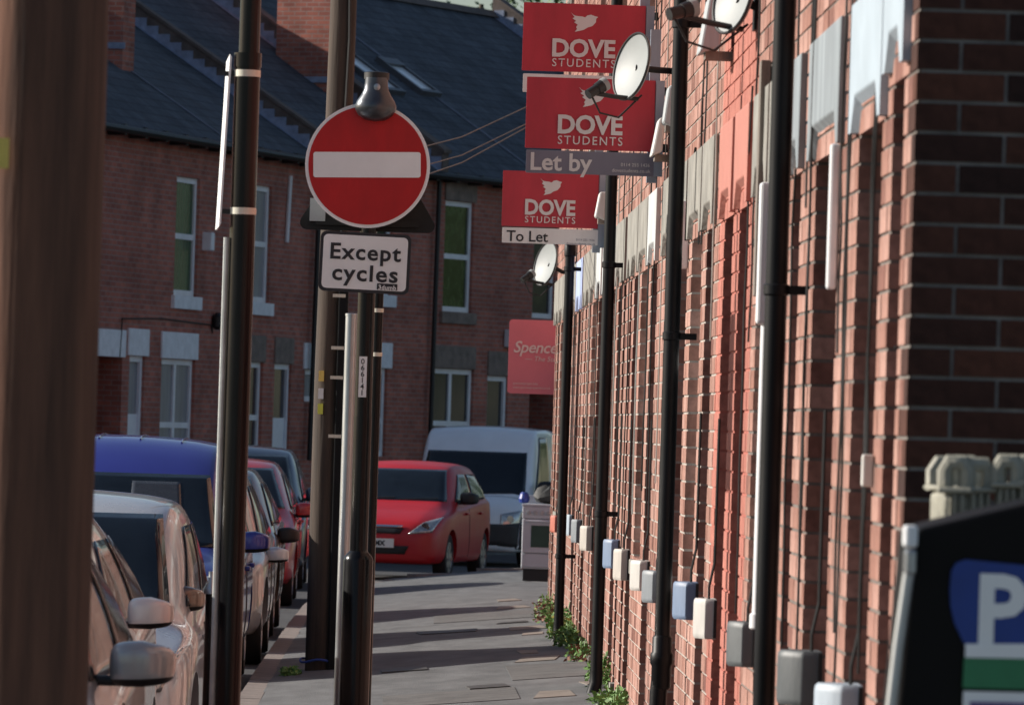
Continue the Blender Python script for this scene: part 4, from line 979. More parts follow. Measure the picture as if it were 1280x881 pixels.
# supplementary plate
pc = loc(456, 328.5, Y-.065); rot = -R(3.4-1.8-.4)
slabxz(MB(), rrect(pc.x, pc.z, .435, .288, .03, rot), pc.y, pc.y+.006).build('plate_border', M_TEXTBLACK, t)
slabxz(MB(), rrect(pc.x, pc.z, .405, .258, .022, rot), pc.y-.003, pc.y-.0004).build('plate_face', M_SIGNWHITE, t)
def lettering(txt, x0, x1, zbase, y_, m, parent, offset=0, spacing=1, rot=0, name='lettering', height=None, shear=0):
    me = text_mesh(txt, 1, m, offset, 'LEFT', spacing, 0, shear)
    xs = np.array([v.co for v in me.vertices]); mn, mx = xs.min(0), xs.max(0); k = (x1-x0)/(mx[0]-mn[0]); kz = k if height is None else height/(mx[1]-mn[1] if height < 0 else mx[1])
    for v in me.vertices: v.co = Vector(((v.co.x-mn[0])*k, v.co.y*abs(kz), 0))
    o = link(name, me, m, parent); o.location = (x0, y_, zbase); o.rotation_euler = (math.pi/2, -rot, 0); return o
a, b = loc(413, 323), loc(501, 326); lettering('Except', a.x, b.x, a.z, pc.y-.006, M_TEXTBLACK, t, .022, 1.12, rot, height=.075)
a, b = loc(415, 349.5), loc(497, 352); lettering('cycles', a.x, b.x, a.z, pc.y-.006, M_TEXTBLACK, t, .022, 1.12, rot, height=.076)
q = loc(484, 359); slabxz(MB(), rrect(q.x, q.z, .098, .030, .003, rot), pc.y-.007, pc.y-.0035).build('sticker', M_TEXTBLACK, t)
a, b = loc(473, 362), loc(495, 363); lettering('3dumb', a.x, b.x, a.z, pc.y-.0085, M_SIGNWHITE, t, .02, 1.05, rot)
# number strip on the post
q = loc(453.5, 471); MB().cbox((q.x, -.0435, q.z), (.038, .004, .195)).build('number_strip', M_SIGNWHITE, t)
for k, ch in enumerate('066141'):
    me = text_mesh(ch, .036, M_TEXTBLACK, .0006, 'CENTER', 1, 0); o = link('digit', me, M_TEXTBLACK, t); o.location = (q.x-.0015, -.0462, q.z+.088-.0105-k*.030-.016); o.rotation_euler = (math.pi/2, 0, 0)
# lamp hood
lc = loc(468.5, 90, Y-.10); hb = loc(469, 152, Y-.10)
hh = lc.z-hb.z
prof = [(.004, 0), (.05, .006), (.082, .028), (.098, .055), (.099, .075), (.090, .098), (.072, .125), (.060, .15), (.055, .185), (.053, hh-.028)]
MB().lathe(prof, 32, Matrix.Translation((hb.x, hb.y, hb.z)) @ Matrix.Diagonal((1, .75, 1, 1))).build('lamp_hood', mat('hood_grey_metal', (.10, .105, .115), .3, metal=.8, var=.25, scale=9), t, True)
MB().lathe([(.05, 0), (.060, .004), (.060, .036), (.05, .04)], 24, Matrix.Translation((hb.x, hb.y+.02, lc.z-.04))).build('lamp_cap', M_TRIM, t, True)
MB().lathe([(.016, 0), (.016, .008), (.008, .01)], 14, Matrix.Translation((hb.x+.004, hb.y-.042, lc.z-.075)) @ Matrix.Rotation(math.pi/2, 4, 'X')).build('screw', M_GALV, t, True)
MB().tube([(hb.x, hb.y+.02, lc.z-.02), (hb.x-.01, hb.y+.06, lc.z-.02), (0, 0, lc.z-.06)], .025, 10).build('lamp_arm', M_TRIM, t, True)
# galvanised post and slim black post behind it
x, y = vpole(436, 500, 31.0); gz = ground_at(x, y); t = thing('steel_post', 'shiny galvanised steel post just left of the no entry post', 'post', (x, y, gz))
h = P(437, 393, 31).z-gz
MB().tube([(0, 0, -.1), (0, 0, h)], .029, 20).build('shaft', M_GALV, t, True); MB().lathe([(.031, 0), (.031, .012), (.02, .014)], 20, Matrix.Translation((0, 0, h-.008))).build('cap', M_GALV, t, True)
x, y = vpole(469, 500, 31.4); gz = ground_at(x, y); t = thing('sign_post', 'slim black post with cream clips just right of the no entry post', 'post', (x, y, gz))
MB().tube([(0, 0, -.1), (0, 0, P(470, 330, 31.4).z-gz)], .026, 16).build('shaft', M_BLACKPOST, t, True)
for py in (388, 443):
    zc_ = P(472, py, 31.4).z-gz; MB().lathe([(.029, -.010), (.029, .010)], 16, Matrix.Translation((0, 0, zc_))).build('clip', M_CREAM, t, True)

# ---------------------------------------------------------------- estate agents' boards
BIRD = [(0, .92), (.10, .80), (.20, .76), (.42, .74), (.52, .70), (.60, .80), (.74, .84), (.86, .78), (1, .74), (.93, .66), (.92, .48), (.80, .30), (.62, .22), (.48, .10), (.30, .04), (.16, 0), (.24, .14), (.20, .22), (.26, .34), (.12, .46), (.20, .52), (.06, .64), (.14, .70)]
def board(label, Y, x0, x1, y0, y1, slip, mred, slipm, texts, bird=None, small=None):
    pr = P(x1, y0, Y); O = Vector((WX, Y, 0)); t = thing('letting_board', label, 'sign board', O, group='letting boards on the sunlit terrace')
    def L_(px, py): return P(px, py, Y)-O
    a, b = L_(x0, y0), L_(x1, y1)
    def quad(mb, xa, ya, xb, yb, d0, d1, r=.004):
        p, q = L_(xa, ya), L_(xb, yb); slabxz(mb, rrect((p.x+q.x)/2, (p.z+q.z)/2, q.x-p.x, p.z-q.z, r), d0, d1)
    mb = MB(); quad(mb, x0, y0, x1, y1, 0, .012, .03 if slip is None else .004); face = mb.build('board_face', mred, t)
    if slip:
        mb = MB(); quad(mb, x0-1, slip[0], x1, slip[1], -.006, .006); mb.build('slip_board', slipm, t)
    w_ = b.x; MB().box((b.x-.03, .013, b.z-.15), (b.x+.02, .06, a.z+.25)).build('batten', M_BATTEN, t)
    MB().box((b.x+.003, -.008, b.z-.12), (b.x+.045, .012, a.z)).build('edge_strip', M_BATTEN, t)
    for zz in (a.z-.05, b.z+.02): MB().box((b.x+.02, .02, zz-.02), (.02, .05, zz+.02)).build('wall_bracket', M_TRIM, t)
    for txt, xa, xb, yb, m, off, sp, hh, sh in texts:
        p, q = L_(xa, yb), L_(xb, yb); lettering(txt, p.x, q.x, p.z, -.0085, m, t, off, sp, 0, height=(hh/FPX*Y) if hh else None, shear=sh)
    if bird:
        xa, ya, xb, yb = bird; p, q = L_(xa, yb), L_(xb, ya)
        slabxz(MB(), [(p.x+u*(q.x-p.x), p.z+v*(q.z-p.z)) for u, v in BIRD], -.004, -.001).build('bird_emblem', M_BOARDTEXT, t)
    return t
T = M_BOARDTEXT
def dove(x0, x1, yD, yS, hD, hS): return [('DOVE', x0, x1, yD, T, .035, 1.0, hD, 0), ('STUDENTS', x0, x1, yS, T, .006, 1.25, hS, 0)]
board('upper red DOVE STUDENTS board, half hidden by the let by board', 32.0, 655, 805, 3, 93, (92, 120), M_BOARDRED, M_BOARDWHITE, dove(690, 769, 70, 83, 22, 10), (713, 15, 748, 40))
board('red DOVE STUDENTS board with grey Let by strip', 30.3, 659, 817, 96, 190, (187, 221), M_BOARDRED, M_BOARDGREY, dove(697, 778, 166, 180, 23, 10.5)+[('Let by', 663, 740, 212, T, .02, 1, None, 0), ('0114 255 1436', 776, 812, 208, T, 0, 1, None, 0), ('dovestudents.co.uk', 765, 813, 215, T, 0, 1, None, 0)], (723, 108, 758, 134))
board('lowest red DOVE STUDENTS board with white To Let strip', 39.3, 629, 747, 213, 286, (284, 307), M_BOARDRED, M_BOARDWHITE, dove(656, 719, 267.5, 278, 19, 8)+[('To Let', 633, 685, 301, M_TEXTBLACK, .012, 1, None, 0), ('0114 255 1436', 720, 743, 301, M_BOARDGREY, 0, 1, None, 0), ('dovestudents.co.uk', 708, 744, 306, M_BOARDGREY, 0, 1, None, 0)], (675, 222, 703, 244))
board('faded pink red board with script lettering, lowest and farthest', 54.0, 637, 722, 399, 494, None, M_BOARDRED3, None, [('Spencer', 642, 706, 440, T, .014, .95, None, .25), ('— The Student', 656, 712, 451, T, 0, 1, None, .2), ('spencerproperties', 641, 672, 480, T, 0, 1, None, 0), ('www.spencerproperties.co.uk', 641, 688, 485, T, 0, 1, None, 0)])

# ---------------------------------------------------------------- downpipes
def downpipe(label, px, py, ytop, Y, boot=None, clips=(), elbow=True, lowbow=False):
    p = P(px, py, Y); x = p.x; gz = pav_z(x, Y)
    t = thing('downpipe', label, 'downpipe', (x, Y, gz), group='black downpipes on the sunlit terrace')
    zt = P(px, ytop, Y).z-gz
    if lowbow:
        zb = P(px, boot, Y).z-gz
        MB().tube([(0, 0, zb), (0, 0, zt)], .034, 20).build('pipe', M_PIPE, t, True)
        MB().lathe([(.036, -.10), (.043, -.09), (.043, .0), (.050, .01), (.050, .05), (.043, .06), (.043, .12), (.036, .13)], 20, Matrix.Translation((0, 0, zb))).build('joint', M_PIPE, t, True)
        MB().tube([(0, 0, zb), (-.01, 0, zb-.12), (-.012, 0, -.3)], .038, 20).build('lower_pipe', M_PIPE, t, True)
    else:
        MB().tube([(0, 0, -.05), (0, 0, zt)], .034, 20).build('pipe', M_PIPE, t, True)
        MB().tube([(0, 0, .12), (-.0, -.0, .05), (-.03, -.02, -.05)], .037, 16).build('shoe', M_PIPE, t, True)
    for py_ in clips:
        z = P(px, py_, Y).z-gz
        MB().lathe([(.036, -.018), (.040, -.014), (.040, .014), (.036, .018)], 20, Matrix.Translation((0, 0, z))).build('clip', M_PIPE, t, True)
        MB().box((.03, -.012, z-.014), (WX-x+.004, .012, z+.014)).build('clip_arm', M_PIPE, t)
    if elbow: MB().lathe([(.036, 0), (.042, .006), (.042, .08), (.036, .09)], 20, Matrix.Translation((0, 0, zt-.05))).build('collar', M_PIPE, t, True)
    return t
downpipe('nearest thick black downpipe, right of the grey timber batten', 965, 539, -900, 19.25, clips=(362, -150))
downpipe('second black downpipe with a bulging joint near the ground', 836, 537, -700, 26.7, boot=832, clips=(420, 30), lowbow=True)
downpipe('third black downpipe, below the let by board', 755, 533, -500, 35.6, clips=(331, 642), boot=None)
downpipe('farthest black downpipe at the bend, right of the faded pink board', 706, 531, 312, 44.4, clips=(336, 695))

# ---------------------------------------------------------------- boxes on the wall
def wallbox(label, x0, x1, y0, y1, m, cat='meter box', name='meter_box', wid=.19, ch=.55, back=WX, grp='small utility boxes along the foot of the sunlit wall', Yq=None):
    # side seen edge-on: x0 is the front, the back sits on the wall
    Y = Yq or WX*FPX/(x1-VPX-(VPY+(x1-VPX)*.0314-(y0+y1)/2)*.0314)
    f = P(x0, (y0+y1)/2, Y); dep = max(.05, WX-f.x-.002); zt, zb = P(x0, y0, Y).z, P(x0, y1, Y).z
    c = dep*ch
    t = thing(name, label, cat, (WX, Y, zb), group=grp); h = zt-zb
    vs = []; e = .012
    # plan outline with a sloping near cheek and rounded edges, lofted with a shoulder at the top
    plan = [(-.002, 0), (-dep+c, 0), (-dep+c-.008, .003), (-dep+.012, .075), (-dep, .092), (-dep, wid-.04), (-dep+.03, wid), (-.002, wid)]
    mb = MB(); rings = [(0, .93), (.008, .985), (.02, 1), (h-.022, 1), (h-.008, .985), (h, .92)]
    for z, k in rings: mb.v += [(u*k, wid/2+(v-wid/2)*k, z) for u, v in plan]
    n = len(plan); mb.r = [.5]*len(mb.v)
    mb.f = [tuple(range(n))[::-1], tuple((len(rings)-1)*n+i for i in range(n))]+[(j*n+i, j*n+(i+1) % n, (j+1)*n+(i+1) % n, (j+1)*n+i) for j in range(len(rings)-1) for i in range(n)]
    mb.f = [f_[::-1] for f_ in mb.f]
    mb.build('cover', m, t, True)
    MB().box((-.012, -.006, .004), (.0, wid+.006, h-.004)).build('back_plate', M_TRIM, t)
    MB().tube([(-.03, .05, h-.01), (-.03, .05, h+.05), (-.012, .05, h+.14), (-.010, .06, h+.7)], .006, 6).build('cable', M_CABLE, t)
    return t
BX = lambda n, c: mat('box_'+n, c, .5, var=.18, scale=9, bump=.1, streak=(1, 1, .3))
B_PALE, B_GREY, B_DARK, B_BLUE, B_WHITE, B_CREAM, B_RED = BX('pale_blue', (.36, .42, .48)), BX('grey', (.22, .24, .26)), BX('dark', (.085, .095, .10)), BX('blue', (.16, .22, .33)), BX('white', (.52, .50, .47)), BX('cream', (.46, .42, .38)), BX('red', (.45, .13, .09))
for lab, a in [('pale blue grey box, nearest at the bottom edge by the parking machine', (1021, 1079, 855, 905, B_PALE)), ('large dark grey box, second nearest along the wall foot', (974, 1028, 813, 882, B_DARK)),
    ('dark grey weathered box beside the nearest downpipe', (910, 946, 777, 833, B_DARK)), ('white box at the foot of the red-painted house', (868, 896, 748, 798, B_WHITE)),
    ('slate blue box between second downpipe and red-painted house', (842, 873, 727, 774, B_BLUE)), ('grey box tucked behind the second downpipe', (803, 829, 713, 753, B_GREY)),
    ('white box left of the grey one by the second downpipe', (788, 812, 700, 738, B_WHITE)), ('pale grey box right of the third downpipe', (767, 787, 686, 725, B_CREAM)), ('blue box nearest right of the third downpipe', (754, 775, 674, 710, B_BLUE)),
    ('cream box left of the third downpipe', (725, 742, 657, 688, B_CREAM)), ('blue grey box right of the farthest downpipe', (714, 728, 649, 678, B_GREY)), ('small blue and white box touching the farthest downpipe', (707, 717, 643, 669, B_PALE)), ('small terracotta red box left of the farthest downpipe', (688, 700, 644, 665, B_RED))]:
    wallbox(lab, *a)
def hangbox(label, pts, Y, m, name='alarm_box', th=.11):
    # pts: pixel outline of the side facing us: front-top, front-bottom, wall-bottom, wall-top
    w_ = [P(px, py, Y) for px, py in pts]; O = Vector((WX, Y, w_[1].z)); t = thing(name, label, 'alarm box', O, group='boxes high on the sunlit wall')
    mb = MB(); poly = [(p.x-O.x, p.z-O.z) for p in w_]
    vs = [(u, 0, v) for u, v in poly]+[(u, .28, v) for u, v in poly]
    mb.add(vs, [(0, 1, 2, 3), (7, 6, 5, 4), (0, 4, 5, 1), (1, 5, 6, 2), (2, 6, 7, 3), (3, 7, 4, 0)]); mb.build('cover', m, t, bevel=.01)
    zm = (poly[1][1]+poly[2][1])/2
    MB().box((poly[1][0]*.8, .05, zm-.03), (.004, .2, zm+.0)).build('base', M_WOODGREY, t)
hangbox('pale wedge-shaped alarm box under the top dish', [(887, -5), (874, 66), (901, 60), (906, 2)], 24.2, BX('alarm_grey', (.42, .45, .46)))
hangbox('grey alarm box just left of the second downpipe, high on the wall', [(836, 108), (829, 152), (842, 160), (846, 104)], 29.2, BX('alarm_grey', (.42, .45, .46)))
hangbox('white alarm box right of the let by board', [(824, 148), (814, 195), (828, 190), (832, 146)], 29.9, BX('alarm_white', (.62, .62, .60)))
hangbox('small white alarm box right of the To Let board', [(750, 240), (744, 270), (756, 276), (759, 240)], 38.6, BX('alarm_white', (.62, .62, .60)))

# ---------------------------------------------------------------- satellite dishes
def dish(label, cx, cy, hpx, Y, lnb, armfrom, mount, nrm=(-.86, -.46, .20), wk=.95):
    c = P(cx, cy, Y); r = hpx/2/FPX*Y; t = thing('satellite_dish', label, 'satellite dish', c, group='satellite dishes on the sunlit wall')
    n = Vector(nrm).normalized(); rot = n.to_track_quat('Z', 'Y').to_matrix().to_4x4()
    prof = []
    mb = MB(); K = 40; ring = [0, .3, .55, .75, .9, 1]
    vs = []
    for side in (0, 1):
        for q in ring:
            for k in range(K):
                a = 2*math.pi*k/K; v = rot @ Vector((r*q*math.cos(a)*wk, r*q*math.sin(a), .16*r*q*q-.10*r-side*.012)); vs.append(v)
    m = len(ring); fs = []
    for s in (0, 1):
        for i in range(m-1):
            for k in range(K):
                f = (s*m*K+i*K+k, s*m*K+i*K+(k+1) % K, s*m*K+(i+1)*K+(k+1) % K, s*m*K+(i+1)*K+k); fs.append(f if s else f[::-1])
    for k in range(K): fs.append(((m-1)*K+k, (m-1)*K+(k+1) % K, m*K+(m-1)*K+(k+1) % K, m*K+(m-1)*K+k))
    mb.add(vs, fs); mb.build('reflector', M_DISH, t, True)
    rim = MB().tube([rot @ Vector((r*math.cos(a)*wk, r*math.sin(a), .06*r)) for a in np.linspace(0, 2*math.pi, 41)], .006, 6); rim.build('rim', M_TRIM, t, True)
    lp = P(*lnb, Y-.12)-c; ap = P(*armfrom, Y)-c; mp = Vector((WX+.0, Y+.05, P(*mount, Y).z))-c; ml = P(*mount, Y)-c
    MB().tube([ap, (ap+lp)/2+Vector((0, 0, -.004)), lp], .011, 8).build('arm', M_TRIM, t, True)
    d_ = (Vector((0, 0, 0))-lp).normalized()
    ln = MB().tube([lp-d_*.02, lp+d_*.035], .024, 14).tube([lp+d_*.035, lp+d_*.075], [.028, .032], 14); ln.build('lnb', M_TRIM, t, True)
    MB().tube([lp+d_*.070, lp+d_*.095], .033, 14).build('lnb_cap', M_DISH, t, True)
    MB().tube([rot @ Vector((0, 0, -.10*r)), ml, mp], .016, 10).build('wall_arm', M_TRIM, t, True)
    MB().cbox((mp.x-.006, mp.y, mp.z), (.01, .12, .16)).build('wall_plate', M_TRIM, t)
    MB().tube([lp+Vector((0, 0, -.01)), lp*.8+ap*.2+Vector((0, 0, -.09)), lp*.4+ap*.6+Vector((0, 0, -.10)), ap+Vector((.02, .02, .02))], .005, 6).build('cable', M_CABLE, t, True)
    return t
dish('grey satellite dish in front of the DOVE boards', 791, 84, 86, 29.6, (739, 116), (797, 124), (822, 88))
dish('large satellite dish cut off by the top edge of the picture', 918, -2, 92, 22.6, (842, 17), (928, 37), (948, 10))
dish('small far satellite dish below the To Let board', 683, 330, 56, 46.5, (655, 349), (690, 356), (703, 340))
q = P(652, 330, 46.3)
# ---------------------------------------------------------------- timber batten, white pipes, cables on the wall
Yb = 21.6; a, b = P(947, 76, Yb), P(938, 370, Yb)
o = MB().box((-.035, -.05, 0), (.0, .05, a.z-b.z)).build('timber_batten', M_WOODGREY, bevel=.004); o.location = (WX-.003, Yb, b.z)
o.location.x = WX-.003; tag(o, 'weathered grey timber batten fixed upright on the wall before the red-painted house', 'batten')
Yb = 20.9
t = thing('waste_pipe', 'white plastic waste pipe running down beside the nearest downpipe', 'pipe', (WX-.03, Yb, 0))
za, zb, zc2 = P(950, 228, Yb).z, P(946, 405, Yb).z, P(940, 775, Yb).z
MB().box((-.035, -.04, zb), (.028, .04, za)).build('housing', M_UPVC, t, bevel=.01); MB().tube([(0, 0, zc2), (0, 0, zb-.002)], .018, 12).build('pipe', M_UPVC, t, True); MB().lathe([(.02, 0), (.026, .005), (.026, .05), (.02, .055)], 12, Matrix.Translation((0, 0, zc2-.03))).build('socket', M_UPVC, t, True)
Yb = 17.93; a, b = P(1047, 180, Yb), P(1043, 362, Yb)
o = MB().box((-.028, 0, 0), (0, .06, a.z-b.z)).build('cable_trunking', M_UPVC, bevel=.008); o.location = (WX-.002, Yb-.03, b.z); tag(o, 'white upright plastic trunking on the brick pier below the grey lintel', 'trunking')
Yb = 27.6; a, b = P(838, 250, Yb), P(833, 335, Yb)
o = MB().box((-.045, 0, 0), (0, .10, a.z-b.z)).build('cable_trunking', M_UPVC, bevel=.008); o.location = (WX-.002, Yb, b.z); tag(o, 'white plastic casing left of the second downpipe at lintel height', 'trunking')
q = P(1087, 588, 16.30); o = MB().cbox((0, 0, 0), (.03, .05, .085)).build('junction_box', BX('white', (.66, .64, .60)), bevel=.006); o.location = (WX-.017, 16.28, q.z); tag(o, 'tiny pale junction box on a cable by the gable corner', 'junction box')
def wcable(hi, pts, r=.0045, m=None):
    y0 = H[hi].location.y; out = []
    for px, py, Y, so in pts:
        p = P(px, py, Y); out.append(Vector((-so, Y-y0, p.z)))
    # smooth
    o2 = []
    for i in range(len(out)-1):
        p0, p1, p2, p3 = out[max(i-1, 0)], out[i], out[i+1], out[min(i+2, len(out)-1)]
        for k in range(5):
            t = k/5; o2.append(.5*((2*p1)+(p2-p0)*t+(2*p0-5*p1+4*p2-p3)*t*t+(3*p1-p0-3*p2+p3)*t**3))
    o2.append(out[-1]); MB().tube(o2, r, 6).build('cable', m or M_CABLE, H[hi], True)
def vcab(hi, Y, y0, y1, n=6, so=.012, r=.0042, m=None, jit=.03):
    rr = random.Random(int(Y*100)+y0)
    pts = []
    for k in range(n+1):
        py = y0+(y1-y0)*k/n; pts.append((700, py, Y+rr.uniform(-jit, jit), so+rr.uniform(0, .006)))
    wcable(hi, pts, r, m)
vcab(0, 16.36, -40, 830, 9); vcab(0, 16.42, -40, 560, 7); vcab(0, 17.30, -40, 880, 9); vcab(0, 17.40, -40, 780, 8); vcab(0, 17.62, -40, 430, 6); vcab(0, 15.50, 420, 420+1, 1)
vcab(1, 18.95, -40, 880, 9, .015); vcab(1, 19.05, -40, 700, 8); vcab(1, 19.18, -40, 250, 4); vcab(1, 19.82, -40, 800, 8); vcab(1, 22.2, -40, 420, 6)
wcable(1, [(700, 180, 20.9, .012), (700, 240, 21.4, .015), (700, 300, 22.2, .01)], .005, M_CABLE)
vcab(3, 26.1, -40, 300, 6); vcab(3, 25.1, -40, 420, 7, m=M_CABLEPALE, r=.004); vcab(2, 22.55, 100, 760, 7)
vcab(3, 26.4, -40, 300, 6); vcab(3, 28.2, -40, 700, 8); vcab(3, 28.5, -40, 740, 8, m=M_CABLEPALE, r=.004); vcab(3, 29.6, -40, 690, 8, r=.005); vcab(3, 30.2, -40, 600, 8, r=.004, m=M_CABLEPALE)
wcable(3, [(700, 180, 27.0, .012), (700, 220, 27.3, .016), (700, 300, 28.6, .012)], .006)
vcab(4, 31.2, -40, 640, 8); vcab(4, 31.9, -40, 610, 8, r=.005); vcab(4, 33.2, 150, 640, 8, r=.005, m=M_CABLEPALE); vcab(4, 34.6, 100, 700, 8)
vcab(5, 35.9, 200, 640, 8); vcab(5, 36.8, 100, 600, 8, r=.005, m=M_CABLEPALE); vcab(5, 38.5, 200, 690, 8)
vcab(6, 40.4, 200, 660, 8); vcab(6, 42.2, 250, 690, 8, m=M_CABLEPALE); vcab(7, 44.9, 250, 720, 8); vcab(7, 46.0, 250, 620, 8, r=.005)
# overhead telephone wires crossing to the far terrace
for lab, a, b in [('uppermost of the three overhead wires right of the no entry sign', (470, 199, 41.6), (664, 131, 52)), ('middle one of the three overhead wires right of the no entry sign', (470, 224, 41.6), (664, 152, 52)), ('lowest of the three overhead wires right of the no entry sign', (470, 240, 41.6), (664, 156, 52)), ]:
    p, q = P(*a), P(*b); m = (p+q)/2-Vector((0, 0, .06)); q2 = q+(q-p)*.15; p2 = p-(q-p)*.3
    o = MB().tube([p2, p, m, q, q2], .0045, 6).build('overhead_wire', mat('wire_grey', (.06, .055, .055), .6)); tag(o, lab, 'wire', 'overhead wires')

# ---------------------------------------------------------------- discarded cooker
q = P(650, 735, 66.0); gz = pav_z(1.3, 66)
t = thing('cooker', 'old white freestanding cooker left on the pavement by the wall', 'cooker', (q.x, 66, gz), R(-6))
k = .86; W_ = .55
M_COOK = mat('cooker_enamel', (.50, .52, .56), .35, var=.12, scale=4)
MB().box((0, .02, .13), (W_, .58, .66)).build('body', M_COOK, t, bevel=.01)
MB().box((.02, .05, 0), (W_-.02, .56, .129)).build('plinth', M_TRIM, t)
MB().box((.006, .0, .15), (W_-.006, .0199, .29)).build('drawer', M_COOK, t, bevel=.006)
od = MB().box((.006, -.012, .30), (W_-.006, .0199, .655)).build('oven_door', M_COOK, t, bevel=.008)
MB().box((.10, -.0165, .36), (W_-.05, -.0125, .59)).build('oven_window', mat('oven_glass', (.035, .07, .055), .12), od)
MB().tube([(.05, -.05, .635), (W_-.05, -.05, .635)], .010, 8).build('door_handle', M_COOK, od)
MB().box((.0, -.01, .661), (W_, .58, .79)).build('control_panel', M_COOK, t, bevel=.01)
for i in range(7): MB().lathe([(.022, 0), (.020, .02), (.0, .022)], 12, Matrix.Translation((.07+i*.068, -.0105, .725)) @ Matrix.Rotation(math.pi/2, 4, 'X')).build('knob', M_SIGNLIGHTGREY, t, True)
MB().box((-.005, -.014, .791), (W_+.005, .585, .815)).build('hob', M_COOK, t, bevel=.006)
MB().box((.0, .55, .816), (W_, .585, .90)).build('splashback', M_COOK, t, bevel=.005)
o = MB().lathe([(.0, 0), (.05, .01), (.06, .05), (.045, .1), (.03, .12)], 12).build('blue_tub', mat('blue_tub', (.03, .06, .30), .4)); o.location = (q.x+.02, 66.25, gz+.816); tag(o, 'small blue tub on the corner of the old cooker', 'tub')
o = None
for i, a in enumerate((0, 1)):
    pass
mb = MB(); rr = random.Random(5); vs = []
mbx = MB().lathe([(.02, 0), (.14, .02), (.17, .07), (.13, .13), (.05, .16), (.0, .165)], 14)
mbx.v = [(x*(1+.25*math.sin(5*math.atan2(y, x))), y, z*(1+.3*math.sin(3*math.atan2(y, x)))) for x, y, z in mbx.v]
o = mbx.build('bin_bag', mat('black_bag', (.012, .013, .012), .6, var=.3, bump=.4, bscale=20), None, True); o.location = (q.x+.30, 66.3, gz+.816); tag(o, 'black plastic bag lying on top of the old cooker', 'bag')

# ---------------------------------------------------------------- parking machine and crates, lower right
Yp = 11.6; O = P(1118, 881, Yp); gz = pav_z(1.2, Yp)
t = thing('parking_machine', 'black roadside cabinet with blue P parking sign and sloping top', 'parking machine', (O.x, Yp, gz))
def L2(px, py, Yq=Yp): return P(px, py, Yq)-Vector((O.x, Yp, gz))
a, b, c, d = L2(1142, 668), L2(1295, 626), L2(1295, 881), L2(1121, 881)
dz = d.z
low = (d.x-(a.x-d.x)*(0+dz)/(a.z-d.z)*1.0, 0)
poly = [(a.x, a.z), (a.x+.01, a.z+.012), (b.x, b.z), (b.x+.12, b.z-.02), (b.x+.12, -.05), (low[0], -.05)]
MB().prism(poly, lambda u, v, t_: (u, t_, v), .34, 0).build('cabinet', mat('cabinet_black', (.006, .005, .005), .5, var=.3, scale=4, spec=.15), t, bevel=.012)
def pp(mb, pts, d0, d1): slabxz(mb, [(L2(*q).x, L2(*q).z) for q in pts], d0, d1); return mb
bl = []
for px, py in [(1207, 699), (1195, 703), (1189, 713), (1187, 735), (1188, 757), (1193, 779), (1203, 800), (1207, 806), (1310, 806), (1310, 709)]: bl.append((px, py))
pp(MB(), bl[::-1], -.006, -.0005).build('blue_panel', mat('parking_blue', (.010, .045, .26), .4), t)
pp(MB(), [(1206, 804), (1320, 804), (1320, 823), (1206, 821)][::-1], -.010, -.0065).build('white_band', M_SIGNWHITE, t)
pp(MB(), [(1205, 821.5), (1320, 823.5), (1320, 862), (1203, 859)][::-1], -.008, -.0005).build('green_panel', mat('parking_green', (.03, .20, .085), .45), t)
pp(MB(), [(1204, 863), (1320, 866), (1320, 960), (1200, 960)][::-1], -.008, -.0005).build('notice', M_SIGNWHITE, t)
pp(MB(), [(1212, 876), (1320, 878), (1320, 950), (1209, 950)][::-1], -.011, -.0085).build('purple_print', mat('parking_purple', (.16, .10, .25), .5), t)
pa = L2(1222, 804); pb_ = L2(1284, 715)
lettering('P', pa.x, pb_.x, pa.z, -.008, M_SIGNWHITE, t, .03, height=(804-716)/FPX*Yp)
# pale edge fittings on its left side
for (x0, y0, x1, y1, m) in [(1130, 656, 1146, 684, M_UPVC), (1131, 686, 1144, 718, M_GALV)]:
    p, q = L2(x0, y0, Yp-.03), L2(x1, y1, Yp-.03); MB().box((p.x, -.05, q.z), (q.x, .0, p.z)).build('hinge', m, t, bevel=.006)
p, q = L2(1136, 716, Yp-.03), L2(1112, 900, Yp-.03); MB().tube([p, (p+q)/2+Vector((-.002, 0, 0)), q], .011, 10).build('stay_rod', M_GALV, t, True)
# stacked pale baskets behind
Yc = 13.6
def basket(label, px, py0, py1, wpx, seed):
    O = P(px, py1, Yc); rr = random.Random(seed); s = 1/FPX*Yc; wv, hv = wpx*s, (py1-py0)*s
    t = thing('plastic_basket', label, 'basket', (O.x, Yc, pav_z(1.2, Yc)), R(rr.uniform(-12, 12)), 'pale baskets piled by the gable'); z0 = O.z-pav_z(1.2, Yc)
    M_ = mat('basket_plastic', (.27, .26, .21), .55, var=.3, scale=14, bump=.3)
    MB().prism([(.08*wv, -z0*0), (.92*wv, 0), (wv, z0+hv*.55), (0, z0+hv*.55)], lambda u, v, t_: (u, t_, v), .30, 0).build('tub', M_, t, bevel=.02)
    for yy in (.02, .28):
        MB().tube([(wv*.1, yy, z0+hv*.5), (wv*.08, yy, z0+hv*.85), (wv*.25, yy, z0+hv*1.0), (wv*.75, yy, z0+hv*1.0), (wv*.92, yy, z0+hv*.85), (wv*.9, yy, z0+hv*.5)], .018, 8).build('handle', M_, t, True)
    MB().box((-.01, -.012, z0+hv*.50), (wv+.01, .312, z0+hv*.60)).build('lip', M_, t, bevel=.012)
    for k in range(3): MB().box((wv*(.2+.27*k), -.014, .1), (wv*(.26+.27*k), -.001, z0+hv*.48)).build('rib', M_, t)
basket('leftmost pale plastic basket with looped handles beside the dark gable', 1176, 577, 655, 34, 1)
basket('middle pale basket with looped handles above the parking machine', 1206, 580, 650, 36, 2)
basket('pale basket right of the middle one, its handle standing tall', 1243, 576, 642, 30, 3)
